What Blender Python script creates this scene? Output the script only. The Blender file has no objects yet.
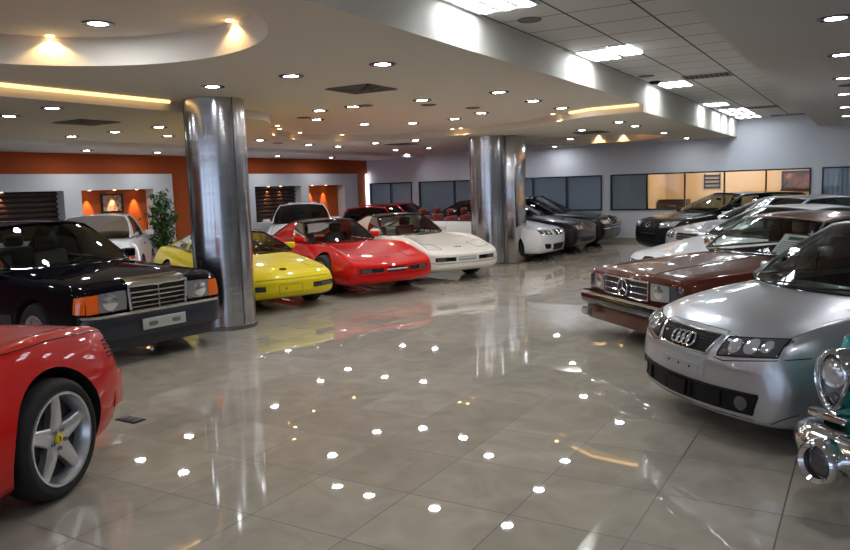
import bpy, bmesh, math, random
from math import sin, cos, pi, radians, sqrt
from mathutils import Vector, Matrix
from mathutils.bvhtree import BVHTree
random.seed(4)
S = bpy.context.scene
COL = S.collection

# ------------------------------------------------------------------ materials
MATS = {}
def mat(name, col=(.8,.8,.8), rough=.5, metal=0., coat=0., emit=None, es=0., spec=.5, trans=0., coat_rough=.03):
    if name in MATS: return MATS[name]
    m = bpy.data.materials.new(name); m.use_nodes = True
    b = m.node_tree.nodes['Principled BSDF']
    b.inputs['Base Color'].default_value = (*col, 1)
    b.inputs['Roughness'].default_value = rough
    b.inputs['Metallic'].default_value = metal
    b.inputs['Coat Weight'].default_value = coat
    b.inputs['Coat Roughness'].default_value = coat_rough
    b.inputs['Specular IOR Level'].default_value = spec
    b.inputs['Transmission Weight'].default_value = trans
    if emit:
        b.inputs['Emission Color'].default_value = (*emit, 1)
        b.inputs['Emission Strength'].default_value = es
    MATS[name] = m
    return m
def nodes(m):
    nt = m.node_tree
    return nt, nt.nodes, nt.links, nt.nodes['Principled BSDF']
def paint(name, col, metal=0., rough=.35):
    m = mat(name, col, rough, metal, 1.0, spec=.12)
    m.node_tree.nodes['Principled BSDF'].inputs['Coat IOR'].default_value = 1.30
    nt, N, L, b = nodes(m)
    n = N.new('ShaderNodeTexNoise'); n.inputs['Scale'].default_value = 900 if metal else 6
    r = N.new('ShaderNodeMapRange'); r.inputs[3].default_value = rough-.05; r.inputs[4].default_value = rough+.05
    L.new(n.outputs['Fac'], r.inputs[0]); L.new(r.outputs[0], b.inputs['Roughness'])
    return m
def glass(name, tint, refl=.10):
    m = bpy.data.materials.new(name); m.use_nodes = True
    nt = m.node_tree; N = nt.nodes; L = nt.links
    for n in list(N): N.remove(n)
    o = N.new('ShaderNodeOutputMaterial'); t = N.new('ShaderNodeBsdfTransparent'); g = N.new('ShaderNodeBsdfGlossy')
    t.inputs[0].default_value = (*tint, 1); g.inputs['Roughness'].default_value = .01
    lw = N.new('ShaderNodeFresnel'); lw.inputs['IOR'].default_value = 1.42
    mx = N.new('ShaderNodeMixShader')
    L.new(lw.outputs[0], mx.inputs[0]); L.new(t.outputs[0], mx.inputs[1]); L.new(g.outputs[0], mx.inputs[2])
    L.new(mx.outputs[0], o.inputs[0])
    MATS[name] = m
    return m

CHROME = mat('chrome', (.72,.73,.75), .06, 1.)
BLACK = mat('black_plastic', (.006,.006,.0065), .5, spec=.2)
GLOSSBLK = mat('gloss_black_trim', (.008,.008,.009), .12, 0, .5)
RUBBER = mat('tyre_rubber', (.012,.012,.012), .75)
WELL = mat('wheel_well', (.006,.006,.006), .9)
ALLOY = mat('silver_alloy', (.62,.63,.66), .28, .85)
DALLOY = mat('grey_alloy', (.35,.36,.38), .3, .9)
BRAKE = mat('dark_brake', (.03,.03,.032), .5, .5)
AMBER = mat('amber_lens', (.95,.15,.004), .12, 0, 1.)
REDLENS = mat('red_lens', (.55,.015,.01), .12, 0, 1.)
LENS = mat('clear_lens', (.55,.57,.60), .08, .55, 1.)
LENSM = mat('ribbed_lens', (.30,.31,.32), .10, .4, 1.)
LENSD = mat('smoked_lens', (.08,.083,.09), .06, .3, 1.)
BULB = mat('reflector_bowl', (.85,.86,.88), .12, .9, 1.)
PLATE = mat('grey_plate', (.42,.44,.43), .5)
LEATHER = mat('black_leather', (.02,.019,.018), .5)
REDLEATHER = mat('red_leather', (.20,.012,.01), .45)
TANLEATHER = mat('tan_leather', (.25,.13,.06), .5)
GLASS = glass('clear_car_glass', (.84,.88,.86))
GLASSD = glass('tinted_car_glass', (.15,.165,.165))
GLASSM = glass('mid_tint_car_glass', (.42,.47,.45))
PAPER = mat('white_paper', (.88,.88,.87), .7)
YEL = mat('yellow_enamel', (.85,.65,.02), .35)
STEELBLUE = mat('badge_blue', (.05,.15,.5), .3)

# ------------------------------------------------------------------ mesh helpers
def fin(name, bm, m, parent=None, smooth=True, ang=38, weld=True):
    if weld: bmesh.ops.remove_doubles(bm, verts=bm.verts, dist=1e-5)
    me = bpy.data.meshes.new(name); bm.to_mesh(me); bm.free()
    return finme(name, me, m, parent, smooth, ang)
def finme(name, me, m, parent=None, smooth=True, ang=38):
    me.materials.clear()
    for k in (m if isinstance(m, (list, tuple)) else [m]): me.materials.append(k)
    if smooth:
        me.polygons.foreach_set('use_smooth', [True]*len(me.polygons))
        me.set_sharp_from_angle(angle=radians(ang))
    o = bpy.data.objects.new(name, me); COL.objects.link(o)
    if parent: o.parent = parent
    return o
def tag(o, label=None, cat=None, group=None, kind=None):
    if label: o['label'] = label
    if cat: o['category'] = cat
    if group: o['group'] = group
    if kind: o['kind'] = kind
    return o
def empty(name, loc, rz=0, sc=1.):
    o = bpy.data.objects.new(name, None); COL.objects.link(o)
    o.location = loc; o.rotation_euler = (0,0,rz); o.scale = (sc,sc,sc); o.empty_display_size = .1
    return o
def box(bm, x0,x1,y0,y1,z0,z1, mi=0):
    v = [bm.verts.new(p) for p in ((x0,y0,z0),(x1,y0,z0),(x1,y1,z0),(x0,y1,z0),(x0,y0,z1),(x1,y0,z1),(x1,y1,z1),(x0,y1,z1))]
    for q in ((3,2,1,0),(4,5,6,7),(0,1,5,4),(1,2,6,5),(2,3,7,6),(3,0,4,7)):
        f = bm.faces.new([v[k] for k in q]); f.material_index = mi
    return v
def rbox(bm, x0,x1,y0,y1,z0,z1, r=.02, seg=2):
    t = bmesh.new(); box(t, x0,x1,y0,y1,z0,z1)
    bmesh.ops.bevel(t, geom=list(t.edges), offset=r, segments=seg, profile=.5, affect='EDGES')
    me = bpy.data.meshes.new('t'); t.to_mesh(me); t.free(); bm.from_mesh(me); bpy.data.meshes.remove(me)
def tube(bm, pts, r, k=8, closed=False, caps=True, flat=1.):
    pts = [Vector(p) for p in pts]; n = len(pts); rings = []
    up = Vector((0,0,1)); prev = None
    for i,p in enumerate(pts):
        a = pts[(i-1) % n] if (closed or i > 0) else p
        b = pts[(i+1) % n] if (closed or i < n-1) else p
        t = (b-a)
        t = t.normalized() if t.length > 1e-9 else Vector((1,0,0))
        if prev is None:
            u = t.cross(up)
            if u.length < .2: u = t.cross(Vector((0,1,0)))
        else:
            u = prev - t*prev.dot(t)
            if u.length < 1e-6: u = t.cross(up)
        u.normalize(); prev = u; w = u.cross(t)
        rr = r[i] if isinstance(r, (list,tuple)) else r
        rings.append([bm.verts.new(p + u*cos(2*pi*j/k)*rr + w*sin(2*pi*j/k)*rr*flat) for j in range(k)])
    m = n if closed else n-1
    for i in range(m):
        A, B = rings[i], rings[(i+1) % n]
        for j in range(k): bm.faces.new((A[j],A[(j+1)%k],B[(j+1)%k],B[j]))
    if caps and not closed:
        bm.faces.new(rings[0]); bm.faces.new(rings[-1][::-1])
def lathe(bm, prof, k=32, axis='y', c=(0,0,0), mi=0):
    """prof: list of (r, h); h along axis"""
    c = Vector(c); rings = []
    for r,hh in prof:
        ring = []
        if r < 1e-6:
            p = {'y':(0,hh,0),'z':(0,0,hh),'x':(hh,0,0)}[axis]; ring = [bm.verts.new(c+Vector(p))]
        else:
            for j in range(k):
                a = 2*pi*j/k
                p = {'y':(r*cos(a),hh,r*sin(a)),'z':(r*cos(a),r*sin(a),hh),'x':(hh,r*cos(a),r*sin(a))}[axis]
                ring.append(bm.verts.new(c+Vector(p)))
        rings.append(ring)
    for A,B in zip(rings, rings[1:]):
        for j in range(k):
            a0,a1 = A[j % len(A)], A[(j+1) % len(A)]; b0,b1 = B[j % len(B)], B[(j+1) % len(B)]
            vs = []
            for v in (a0,a1,b1,b0):
                if v not in vs: vs.append(v)
            if len(vs) > 2:
                f = bm.faces.new(vs); f.material_index = mi
def grid(bm, P, mi=0):
    """P: 2D list of points"""
    V = [[bm.verts.new(p) for p in row] for row in P]
    for a,b in zip(V, V[1:]):
        for j in range(len(a)-1):
            f = bm.faces.new((a[j],a[j+1],b[j+1],b[j])); f.material_index = mi
    return V
def pchip(X, Y, x):
    n = len(X)
    if x <= X[0]: return Y[0]
    if x >= X[-1]: return Y[-1]
    h = [X[i+1]-X[i] for i in range(n-1)]; d = [(Y[i+1]-Y[i])/h[i] for i in range(n-1)]
    m = [0]*n
    for i in range(1,n-1):
        if d[i-1]*d[i] > 0:
            w1 = 2*h[i]+h[i-1]; w2 = h[i]+2*h[i-1]
            m[i] = (w1+w2)/(w1/d[i-1]+w2/d[i])
    m[0] = d[0]; m[-1] = d[-1]
    i = 0
    while x > X[i+1]: i += 1
    t = (x-X[i])/h[i]
    return ((1+2*t)*(1-t)**2*Y[i] + t*(1-t)**2*h[i]*m[i] + t*t*(3-2*t)*Y[i+1] + t*t*(t-1)*h[i]*m[i+1])
def catmull(P, n):
    out = []
    Q = [P[0]]+list(P)+[P[-1]]
    # mirror ends so the curve is flat across the centre line
    Q[0] = (-P[1][0], P[1][1]); Q[-1] = (-P[-2][0], P[-2][1])
    for i in range(1, len(Q)-2):
        a,b,c,d = Q[i-1],Q[i],Q[i+1],Q[i+2]
        for k in range(n):
            t = k/n
            out.append(tuple(.5*((2*b[e])+(-a[e]+c[e])*t+(2*a[e]-5*b[e]+4*c[e]-d[e])*t*t+(-a[e]+3*b[e]-3*c[e]+d[e])*t**3) for e in (0,1)))
    out.append(P[-1])
    return out
def lerp(a,b,t): return a+(b-a)*t

# ------------------------------------------------------------------ wheels
WH = {}
def wheel_meshes(style, R):
    key = (style, round(R,3))
    if key in WH: return WH[key]
    rr = R*{'star5':.765,'disc':.60,'spoke5':.68,'spoke10':.70,'mesh':.68,'cap':.58}[style]; w = .105
    bm = bmesh.new()
    lathe(bm, [(rr*.99,-w+.01),(rr+.012,-w),(R-.03,-w-.004),(R-.008,-w+.022),(R,-w+.05),(R,w-.05),(R-.008,w-.022),(R-.03,w+.004),(lerp(R,rr,.55),w+.008),(rr+.012,w),(rr*.99,w-.01)], 48)
    tyre = fin_me('tyre', bm, RUBBER)
    bm = bmesh.new()     # rim: lip + barrel + spokes
    lathe(bm, [(rr+.006,w-.006),(rr+.002,w+.004),(rr-.012,w+.002),(rr-.02,w-.02),(rr-.035,w-.05),(rr-.04,-w+.03)], 48)
    def spoke(a, r0, r1, w0, w1, h0, h1, th=.03, split=0):
        ca,sa = cos(a),sin(a)
        P = []
        for r,ww,hh in ((r0,w0,h0),(lerp(r0,r1,.5),lerp(w0,w1,.55),lerp(h0,h1,.5)+.006),(r1,w1,h1)):
            row = []
            for e,dz in ((-1,-th),(-1,-.008),(-.75,0),(.75,0),(1,-.008),(1,-th)):
                row.append((r*ca-e*ww*sa, hh+dz, r*sa+e*ww*ca))
            P.append(row)
        grid(bm, P)
    if style == 'star5':
        for i in range(5): spoke(pi/2+i*2*pi/5, .035, rr-.012, .062, .033, w-.035, w-.022, .05)
        lathe(bm, [(.075,w-.07),(.078,w-.04),(.07,w-.032),(0,w-.03)], 24)
    elif style == 'spoke5':
        for i in range(5): spoke(pi/2+i*2*pi/5, .03, rr-.012, .045, .034, w-.03, w-.03, .04)
        lathe(bm, [(.06,w-.06),(.06,w-.03),(0,w-.025)], 20)
    elif style in ('spoke10','mesh'):
        for i in range(10 if style == 'spoke10' else 16): spoke(i*2*pi/(10 if style == 'spoke10' else 16), .04, rr-.012, .014, .016, w-.028, w-.028, .035)
        lathe(bm, [(.06,w-.06),(.06,w-.03),(0,w-.02)], 20)
    elif style == 'cap':
        lathe(bm, [(rr-.012,w-.02),(rr*.8,w+.0),(rr*.55,w+.01),(rr*.5,w+.03),(rr*.3,w+.045),(0,w+.05)], 32)
    else:   # disc: flat face with a ring of slots
        lathe(bm, [(rr-.012,w-.03),(rr*.93,w-.012),(rr*.87,w-.012)], 48)
        lathe(bm, [(rr*.60,w-.02),(rr*.58,w-.008),(rr*.3,w+.006),(rr*.28,w+.018),(0,w+.02)], 48)
        for i in range(15): spoke(i*2*pi/15, rr*.58, rr*.9, .010, .016, w-.009, w-.011, .02)
    rim = fin_me('rim', bm, ALLOY)
    bm = bmesh.new()
    lathe(bm, [(rr-.03,w-.085),(rr*.55,w-.08),(.05,w-.07),(0,w-.07)], 32)
    brake = fin_me('brake', bm, BRAKE)
    bm = bmesh.new()
    if style == 'star5':
        lathe(bm, [(.031,w-.034),(.031,w-.022),(.026,w-.019),(0,w-.018)], 24)
    else:
        lathe(bm, [(.028,w-.03),(.028,w-.014),(0,w-.011)], 16)
    hub = fin_me('hub', bm, YEL if style == 'star5' else ALLOY)
    bolts = None
    if style == 'star5':
        bolts = []
        for i in range(5):
            a = pi/2+(i+.5)*2*pi/5; bm = bmesh.new()
            lathe(bm, [(.014,w-.036),(.014,w-.018),(.008,w-.018),(.007,w-.027),(0,w-.027)], 12, c=(.056*cos(a),0,.056*sin(a)))
            bolts.append(fin_me('bolt', bm, DALLOY))
    emb = None
    if style == 'star5':
        bm = bmesh.new(); P = [(-.004,-.013),(.002,-.006),(-.003,.0),(.004,.005),(.0,.012),(.007,.014)]
        tube(bm, [(x,w-.0165,z) for x,z in P], .0028, 6); emb = fin_me('emblem', bm, BLACK)
    WH[key] = (tyre, rim, brake, hub, bolts, emb)
    return WH[key]
def fin_me(name, bm, m, ang=38):
    bmesh.ops.remove_doubles(bm, verts=bm.verts, dist=1e-5)
    bmesh.ops.recalc_face_normals(bm, faces=bm.faces)
    me = bpy.data.meshes.new(name); bm.to_mesh(me); bm.free()
    me.materials.append(m)
    me.polygons.foreach_set('use_smooth', [True]*len(me.polygons)); me.set_sharp_from_angle(angle=radians(ang))
    return me
def add_wheel(root, x, y, R, style, out, steer=0, mark=None):
    t, rim, br, hub, bolts, emb = wheel_meshes(style, R)
    o = bpy.data.objects.new('wheel', t); COL.objects.link(o); o.parent = root
    o.location = (x, y, R); o.rotation_euler = (0,0,(0 if out > 0 else pi)+steer)
    for n,me in [('rim',rim),('brake_disc',br),('hub_cap',hub),('hub_emblem',emb)]+[('wheel_bolt',q) for q in (bolts or [])]:
        if me is None: continue
        c = bpy.data.objects.new(n, me); COL.objects.link(c); c.parent = o
    return o

# ------------------------------------------------------------------ car builder
def boolean(me, cut):
    a = bpy.data.objects.new('tmpa', me); b = bpy.data.objects.new('tmpb', cut)
    COL.objects.link(a); COL.objects.link(b)
    md = a.modifiers.new('b','BOOLEAN'); md.object = b; md.operation = 'DIFFERENCE'; md.solver = 'EXACT'
    md.material_mode = 'INDEX'
    dg = bpy.context.evaluated_depsgraph_get()
    out = bpy.data.meshes.new_from_object(a.evaluated_get(dg))
    bpy.data.objects.remove(a); bpy.data.objects.remove(b)
    return out
PARTNAMES = ['body','hood','trunk_lid','door','front_bumper','rear_bumper','interior_trim','front_fascia']
class Car:
    def __init__(s, name, rows, pos, deg, sc, pmat, well=None, bowF=.08, bowR=.06, wheels=None, box_=0., parts={}, bump_mat=None,
                 inner=LEATHER, arch=1.0, ns=3, mats=None):
        s.root = empty(name, (pos[0],pos[1],0), radians(deg), sc)
        s.rows = rows; s.pm = pmat; s.L = rows[-1][0]; s.W = max(max(r[4],r[5]) for r in rows)
        s.bowF, s.bowR, s.well, s.sharp = bowF, bowR, well, box_
        X = [r[0] for r in rows]
        C = [[r[k] for r in rows] for k in range(1,6)]
        ss = set(X)
        t = 0
        while t < s.L: ss.add(round(t,3)); t += .025 if t < .3 else .07
        for e in (.008,.016,.035): ss.add(e); ss.add(s.L-e)
        if well: ss |= {well[0]-.012, well[0], well[1], well[1]+.012}
        ss = sorted(ss); st = [ss[0]]
        for v in ss[1:]:
            if v-st[-1] > .004: st.append(v)
        s.st = st
        bm = bmesh.new(); rings = []
        def section(x, shrink=1.):
            zb,zs,zt,wb,ws = [pchip(X, c, x) for c in C]
            H = zs-zb
            if well and well[0] <= x <= well[1]:
                d = well[2]
                top = [(ws-.03,zs+.006),(ws-.07,zs-.01),(ws-.10,zs-d),(.4*ws,zs-d-.01),(0,zs-d)]
            elif box_:
                top = [(ws-.045,zs+.012),(.8*ws,lerp(zs,zt,.55)),(.5*ws,lerp(zs,zt,.88)),(.25*ws,lerp(zs,zt,.98)),(0,zt)]
            else:
                top = [(.88*ws,lerp(zs,zt,.42)),(.7*ws,lerp(zs,zt,.72)),(.45*ws,lerp(zs,zt,.92)),(.22*ws,lerp(zs,zt,.985)),(0,zt)]
            if box_: side = [(0,zb),(.6*wb,zb),(.93*wb,zb+.02),(.985*wb,zb+.18*H),(wb,zb+.5*H),(lerp(wb,ws,.3),zs-.2*H),(ws,zs-.012)]
            else: side = [(0,zb),(.6*wb,zb),(.90*wb,zb+.03*H),(.98*wb,zb+.22*H),(wb,zb+.5*H),(lerp(wb,ws,.38),zs-.22*H),(ws,zs)]
            P = catmull(side+top, ns)
            zm = (zb+zt)/2
            return [(p[0]*shrink, zm+(p[1]-zm)*shrink) for p in P]
        def ring(x, shrink=1.):
            P = section(x, shrink); n = len(P)
            pts = [s.warp(x, p[0], p[1]) for p in P] + [s.warp(x, -p[0], p[1]) for p in P[-2:0:-1]]
            return [bm.verts.new(q) for q in pts]
        for f in (.04,.2,.4,.6,.8): rings.append(ring(0, f))
        for x in st: rings.append(ring(x))
        for f in (.8,.6,.4,.2,.04): rings.append(ring(s.L, f))
        n = len(rings[0])
        for A,B in zip(rings, rings[1:]):
            for j in range(n): bm.faces.new((A[j],A[(j+1)%n],B[(j+1)%n],B[j]))
        bm.faces.new(rings[0][::-1]); bm.faces.new(rings[-1])
        bmesh.ops.recalc_face_normals(bm, faces=bm.faces)
        bm.normal_update()
        p = parts
        for f in bm.faces:
            c = f.calc_center_median(); nn = f.normal; x = -c.x; ay = abs(c.y); k = 0
            if well and well[0] <= x <= well[1] and c.z < pchip(X,C[1],x)-.004 and ay < pchip(X,C[4],x)-.05 and (nn.z > .3 or nn.y*c.y < 0): k = 6
            elif 'hood' in p and nn.z > .45 and p['hood'][0] < x < p['hood'][1] and ay < p['hood'][2]: k = 1
            elif 'trunk' in p and nn.z > .45 and p['trunk'][0] < x < p['trunk'][1] and ay < p['trunk'][2]: k = 2
            elif 'door' in p and abs(nn.y) > .5 and p['door'][0] < x < p['door'][1] and c.z > .28 and nn.y*c.y > 0: k = 3
            elif 'fb' in p and x < p['fb'][0] and c.z < p['fb'][1]: k = 4
            elif 'rb' in p and x > s.L-p['rb'][0] and c.z < p['rb'][1]: k = 5
            f.material_index = k
        me = bpy.data.meshes.new('body'); bm.to_mesh(me)
        bm.verts.ensure_lookup_table()
        s.bvh = BVHTree.FromBMesh(bm); bm.free()
        for k in range(16): me.materials.append(BLACK)
        xf,xr,R,style = wheels[:4]; inset = wheels[4] if len(wheels) > 4 else .11
        cb = bmesh.new()
        for x in (xf,xr):
            for sg in (-1,1):
                lathe(cb, [(0,sg*(s.W-.30)),(R*1.13*arch,sg*(s.W-.30)),(R*1.13*arch,sg*(s.W+.1)),(0,sg*(s.W+.1))], 40, c=(-x,0,R+.01))
        bmesh.ops.recalc_face_normals(cb, faces=cb.faces)
        for f in cb.faces: f.material_index = 15
        cm = bpy.data.meshes.new('cut'); cb.to_mesh(cm); cb.free()
        for k in range(16): cm.materials.append(BLACK)
        res = boolean(me, cm)
        used = set(q.material_index for q in res.polygons)
        mm = {0:pmat,1:pmat,2:pmat,3:pmat,4:bump_mat or pmat,5:bump_mat or pmat,6:inner,15:WELL}
        if mats: mm.update(mats)
        for k in sorted(used):
            nm = 'wheel_well' if k == 15 else PARTNAMES[k]
            sides = ((-1,0),(1,0)) if k == 3 else ((-1,-1),(-1,1),(1,-1),(1,1)) if k == 15 else ((0,0),)
            xm = -(xf+xr)/2
            for sd,se in sides:
                b2 = bmesh.new(); b2.from_mesh(res)
                kill = [f for f in b2.faces if f.material_index != k or (sd and f.calc_center_median().y*sd < 0) or (se and (f.calc_center_median().x-xm)*se < 0)]
                bmesh.ops.delete(b2, geom=kill, context='FACES')
                if not b2.faces: b2.free(); continue
                for f in b2.faces: f.material_index = 0
                if k in (1,2,3):   # a real shut gap round lids and doors
                    for v in [v for v in b2.verts if v.is_boundary]:
                        d = Vector((0,0,0))
                        for f in v.link_faces: d += f.calc_center_median()-v.co
                        if d.length > 1e-6: v.co += d.normalized()*.006
                fin(nm, b2, mm[k], s.root, True, 40)
        s.R = R
        for x in (xf,xr):
            for sg in (-1,1):
                add_wheel(s.root, -x, sg*(s.W-inset), R, style, sg, 0)
    def warp(s, x, y, z):
        a = min(1., abs(y)/s.W)
        f = s.bowF*a**2.2*math.exp(-x/.5); r = s.bowR*a**2.2*math.exp(-(s.L-x)/.5)
        return Vector((-x-f+r, y, z))
    # --- projection of outlines onto the body
    def hit(s, axis, a, b):
        if axis == 'f': o,d = Vector((2,a,b)), Vector((-1,0,0))
        elif axis == 'r': o,d = Vector((-s.L-2,a,b)), Vector((1,0,0))
        elif axis == 'l': o,d = Vector((-a,3,b)), Vector((0,-1,0))
        elif axis == 'k': o,d = Vector((-a,-3,b)), Vector((0,1,0))
        else: o,d = Vector((-a,b,4)), Vector((0,0,-1))
        h = s.bvh.ray_cast(o, d)
        if h[0] is None:
            h = s.bvh.find_nearest(o + d*(2.0 if axis in 'fr' else 2.2)); return h[0], h[1]
        n = h[1]
        if n.dot(d) > 0: n = -n
        return h[0], n
    def quad(s, name, q, m, axis='f', off=.004, dep=.02, n=8, k=6, rnd=0., parent=None, bulge=0.):
        """q: four corners (a,b) in projection: TL, TR, BR, BL"""
        bm = bmesh.new(); top = []; bot = []
        for i in range(k+1):
            v = i/k; rt = []; rb = []
            for j in range(n+1):
                u = j/n
                U,V = 2*u-1, 2*v-1
                if rnd:
                    U2 = U*sqrt(max(0,1-V*V/2)); V2 = V*sqrt(max(0,1-U*U/2))
                    U,V = lerp(U,U2,rnd), lerp(V,V2,rnd)
                uu,vv = (U+1)/2,(V+1)/2
                a = lerp(lerp(q[0][0],q[1][0],uu), lerp(q[3][0],q[2][0],uu), vv)
                b = lerp(lerp(q[0][1],q[1][1],uu), lerp(q[3][1],q[2][1],uu), vv)
                p,nn = s.hit(axis, a, b)
                rt.append(p+nn*(off+bulge*(1-U*U)*(1-V*V))); rb.append(p-nn*dep)
            top.append(rt); bot.append(rb)
        A = grid(bm, top); B = grid(bm, bot)
        e = [A[0][j] for j in range(n+1)]+[A[i][n] for i in range(1,k+1)]+[A[k][j] for j in range(n-1,-1,-1)]+[A[i][0] for i in range(k-1,0,-1)]
        g = [B[0][j] for j in range(n+1)]+[B[i][n] for i in range(1,k+1)]+[B[k][j] for j in range(n-1,-1,-1)]+[B[i][0] for i in range(k-1,0,-1)]
        for i in range(len(e)):
            j = (i+1) % len(e); bm.faces.new((e[i],e[j],g[j],g[i]))
        bmesh.ops.recalc_face_normals(bm, faces=bm.faces)
        return fin(name, bm, m, parent or s.root, True, 50)
    def disc(s, name, a, b, r, m, axis='f', off=.006, dep=.02, r2=None, parent=None, bulge=0., k=20):
        bm = bmesh.new(); r2 = r2 or r
        c,nn = s.hit(axis, a, b)
        rings = []
        for f in (1.,.66,.33):
            rg = []
            for j in range(k):
                t = 2*pi*j/k; p,n1 = s.hit(axis, a+r*f*cos(t), b+r2*f*sin(t)); rg.append(bm.verts.new(p+n1*(off+bulge*(1-f*f))))
            rings.append(rg)
        base = []
        for j in range(k):
            t = 2*pi*j/k; p,n1 = s.hit(axis, a+r*cos(t), b+r2*sin(t)); base.append(bm.verts.new(p-n1*dep))
        rings.insert(0, base)
        for A,B in zip(rings, rings[1:]):
            for j in range(k): bm.faces.new((A[j],A[(j+1)%k],B[(j+1)%k],B[j]))
        cv = bm.verts.new(c+nn*(off+bulge))
        for j in range(k): bm.faces.new((rings[-1][j],rings[-1][(j+1)%k],cv))
        bm.faces.new(base)
        bmesh.ops.recalc_face_normals(bm, faces=bm.faces)
        return fin(name, bm, m, parent or s.root, True, 60)
    def line(s, name, pts, r, m, axis='f', off=.003, closed=False, sub=6, parent=None, bm=None, k=6):
        P = []
        n = len(pts); segs = n if closed else n-1
        for i in range(segs):
            p,q = pts[i], pts[(i+1) % n]
            for j in range(sub):
                t = j/sub; h,nn = s.hit(axis, lerp(p[0],q[0],t), lerp(p[1],q[1],t)); P.append(h+nn*off)
        if not closed:
            h,nn = s.hit(axis, *pts[-1]); P.append(h+nn*off)
        own = bm is None
        if own: bm = bmesh.new()
        tube(bm, P, r, k, closed)
        if own: return fin(name, bm, m, parent or s.root)
    def ringline(s, name, a, b, r, tr, m, axis='f', r2=None, off=.006, parent=None):
        return s.line(name, [(a+r*cos(t*pi/10), b+(r2 or r)*sin(t*pi/10)) for t in range(20)], tr, m, axis, off, True, 1, parent)
    def bar(s, name, path, prof, m, parent=None):
        """sweep profile (dx outward, z) along a plan path [(x,y)]"""
        bm = bmesh.new(); P = []
        n = len(path)
        for i,(x,y) in enumerate(path):
            a = path[max(0,i-1)]; b = path[min(n-1,i+1)]
            t = Vector((b[0]-a[0], b[1]-a[1])).normalized(); o = Vector((t.y, -t.x))
            if i > 0 and i < n-1: pass
            P.append([Vector((x+o.x*d, y+o.y*d, z)) for d,z in prof])
        V = grid(bm, P)
        bm.faces.new(V[0][::-1]); bm.faces.new(V[-1])
        for i in range(n-1): bm.faces.new((V[i][-1],V[i][0],V[i+1][0],V[i+1][-1]))
        bmesh.ops.recalc_face_normals(bm, faces=bm.faces)
        return fin(name, bm, m, parent or s.root, True, 40)
    def frontpath(s, x, y, rad, n=6, back=.5):
        """bumper plan path: right side -> front -> left side"""
        P = [(-back,-y)]
        for i in range(n+1):
            a = i/n*pi/2; P.append((x-rad+rad*sin(a), -(y-rad+rad*cos(a))))
        for i in range(n,-1,-1):
            a = i/n*pi/2; P.append((x-rad+rad*sin(a), (y-rad+rad*cos(a))))
        P.append((-back,y))
        return [(p[0]-(.05*(abs(p[1])/y)**2), p[1]) for p in P]
    # --- greenhouse
    def cabin(s, A0, A1, C1, C0, segs, gl=GLASS, roofm=None, frame=None, belt=None, crown=.045, bF=.22, bT=.14, bR=.10, bRT=.05, arch=.025, rear=True, pill=.02, side=True, roof=True, glr=None, rearm=None):
        pm = s.pm; roofm = roofm or pm; frame = frame or pm; glr = glr or gl
        def bot(t): return Vector((-lerp(A0[0],C0[0],t), lerp(A0[2],C0[2],t)+.03*4*t*(1-t), lerp(A0[1],C0[1],t)))
        def top(t): return Vector((-lerp(A1[0],C1[0],t), lerp(A1[2],C1[2],t)+.02*4*t*(1-t), lerp(A1[1],C1[1],t)+arch*4*t*(1-t)))
        def sp(t,v,sg):
            p = bot(t).lerp(top(t), v); p.y += .028*4*v*(1-v); p.y *= sg; return p
        def bzf(u, x, w):
            h = s.bvh.ray_cast(Vector((x, u*w*.97, 3)), Vector((0,0,-1)))
            return h[0].z if h[0] is not None else None
        fb_ = [bzf(2*i/20-1, -A0[0]+bF*(1-(2*i/20-1)**2)+.015, A0[2]) for i in range(21)]
        rb_ = [bzf(2*i/20-1, -C0[0]-bR*(1-(2*i/20-1)**2)-.015, C0[2]) for i in range(21)]
        def tab(T, u, d, lo):
            f = (u+1)*10; i = min(19,int(f)); a,b = T[i],T[i+1]
            a = d if a is None or a < lo else a; b = d if b is None or b < lo else b
            return lerp(a,b,f-i)-.004
        def fr(u,v):
            x = lerp(-A0[0]+bF*(1-u*u), -A1[0]+bT*(1-u*u), v); y = u*(lerp(A0[2],A1[2],v)+.028*4*v*(1-v)); z = lerp(lerp(tab(fb_,u,A0[1],A0[1]-.12),A0[1],abs(u)**6), A1[1]+crown*(1-abs(u)**2.2), v)
            return Vector((x+.02*4*v*(1-v), y, z+.012*4*v*(1-v)))
        def rr(u,v):
            x = lerp(-C0[0]-bR*(1-u*u), -C1[0]-bRT*(1-u*u), v); y = u*(lerp(C0[2],C1[2],v)+.028*4*v*(1-v)); z = lerp(lerp(tab(rb_,u,C0[1],C0[1]-.12),C0[1],abs(u)**6), C1[1]+crown*(1-abs(u)**2.2), v)
            return Vector((x-.02*4*v*(1-v), y, z+.015*4*v*(1-v)))
        def surf(name, fn, m, n=14, k=8):
            bm = bmesh.new(); grid(bm, [[fn(j/n,i/k) for j in range(n+1)] for i in range(k+1)])
            return fin(name, bm, m, s.root, True, 60)
        surf('windscreen', lambda a,b: fr(2*a-1,b), gl)
        if rear: surf('rear_window', lambda a,b: rr(2*a-1,b), rearm or glr)
        if roof:
            def rf(a,b):
                u = 2*a-1; f = fr(u,1); r = rr(u,1); t = b
                x = lerp(f.x, r.x, t); w = lerp(A1[2],C1[2],t)+.02*4*t*(1-t)
                return Vector((x, u*w, lerp(A1[1],C1[1],t)+arch*4*t*(1-t)+crown*(1-abs(u)**2.2)))
            bm = bmesh.new()
            G = [[rf(j/16,i/10) for j in range(17)] for i in range(11)]
            grid(bm, G); grid(bm, [[p-Vector((0,0,.03)) for p in row] for row in G])
            fin('roof', bm, roofm, s.root, True, 60)
        if side:
            for sg in (-1,1):
                for t0,t1,kd in segs:
                    surf({'g':'side_window','p':'door_pillar','b':'rear_pillar'}[kd], lambda a,b: sp(lerp(t0,t1,a),b,sg), {'g':glr,'p':GLOSSBLK,'b':pm}[kd], 8, 6)
        nm = 12
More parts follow.
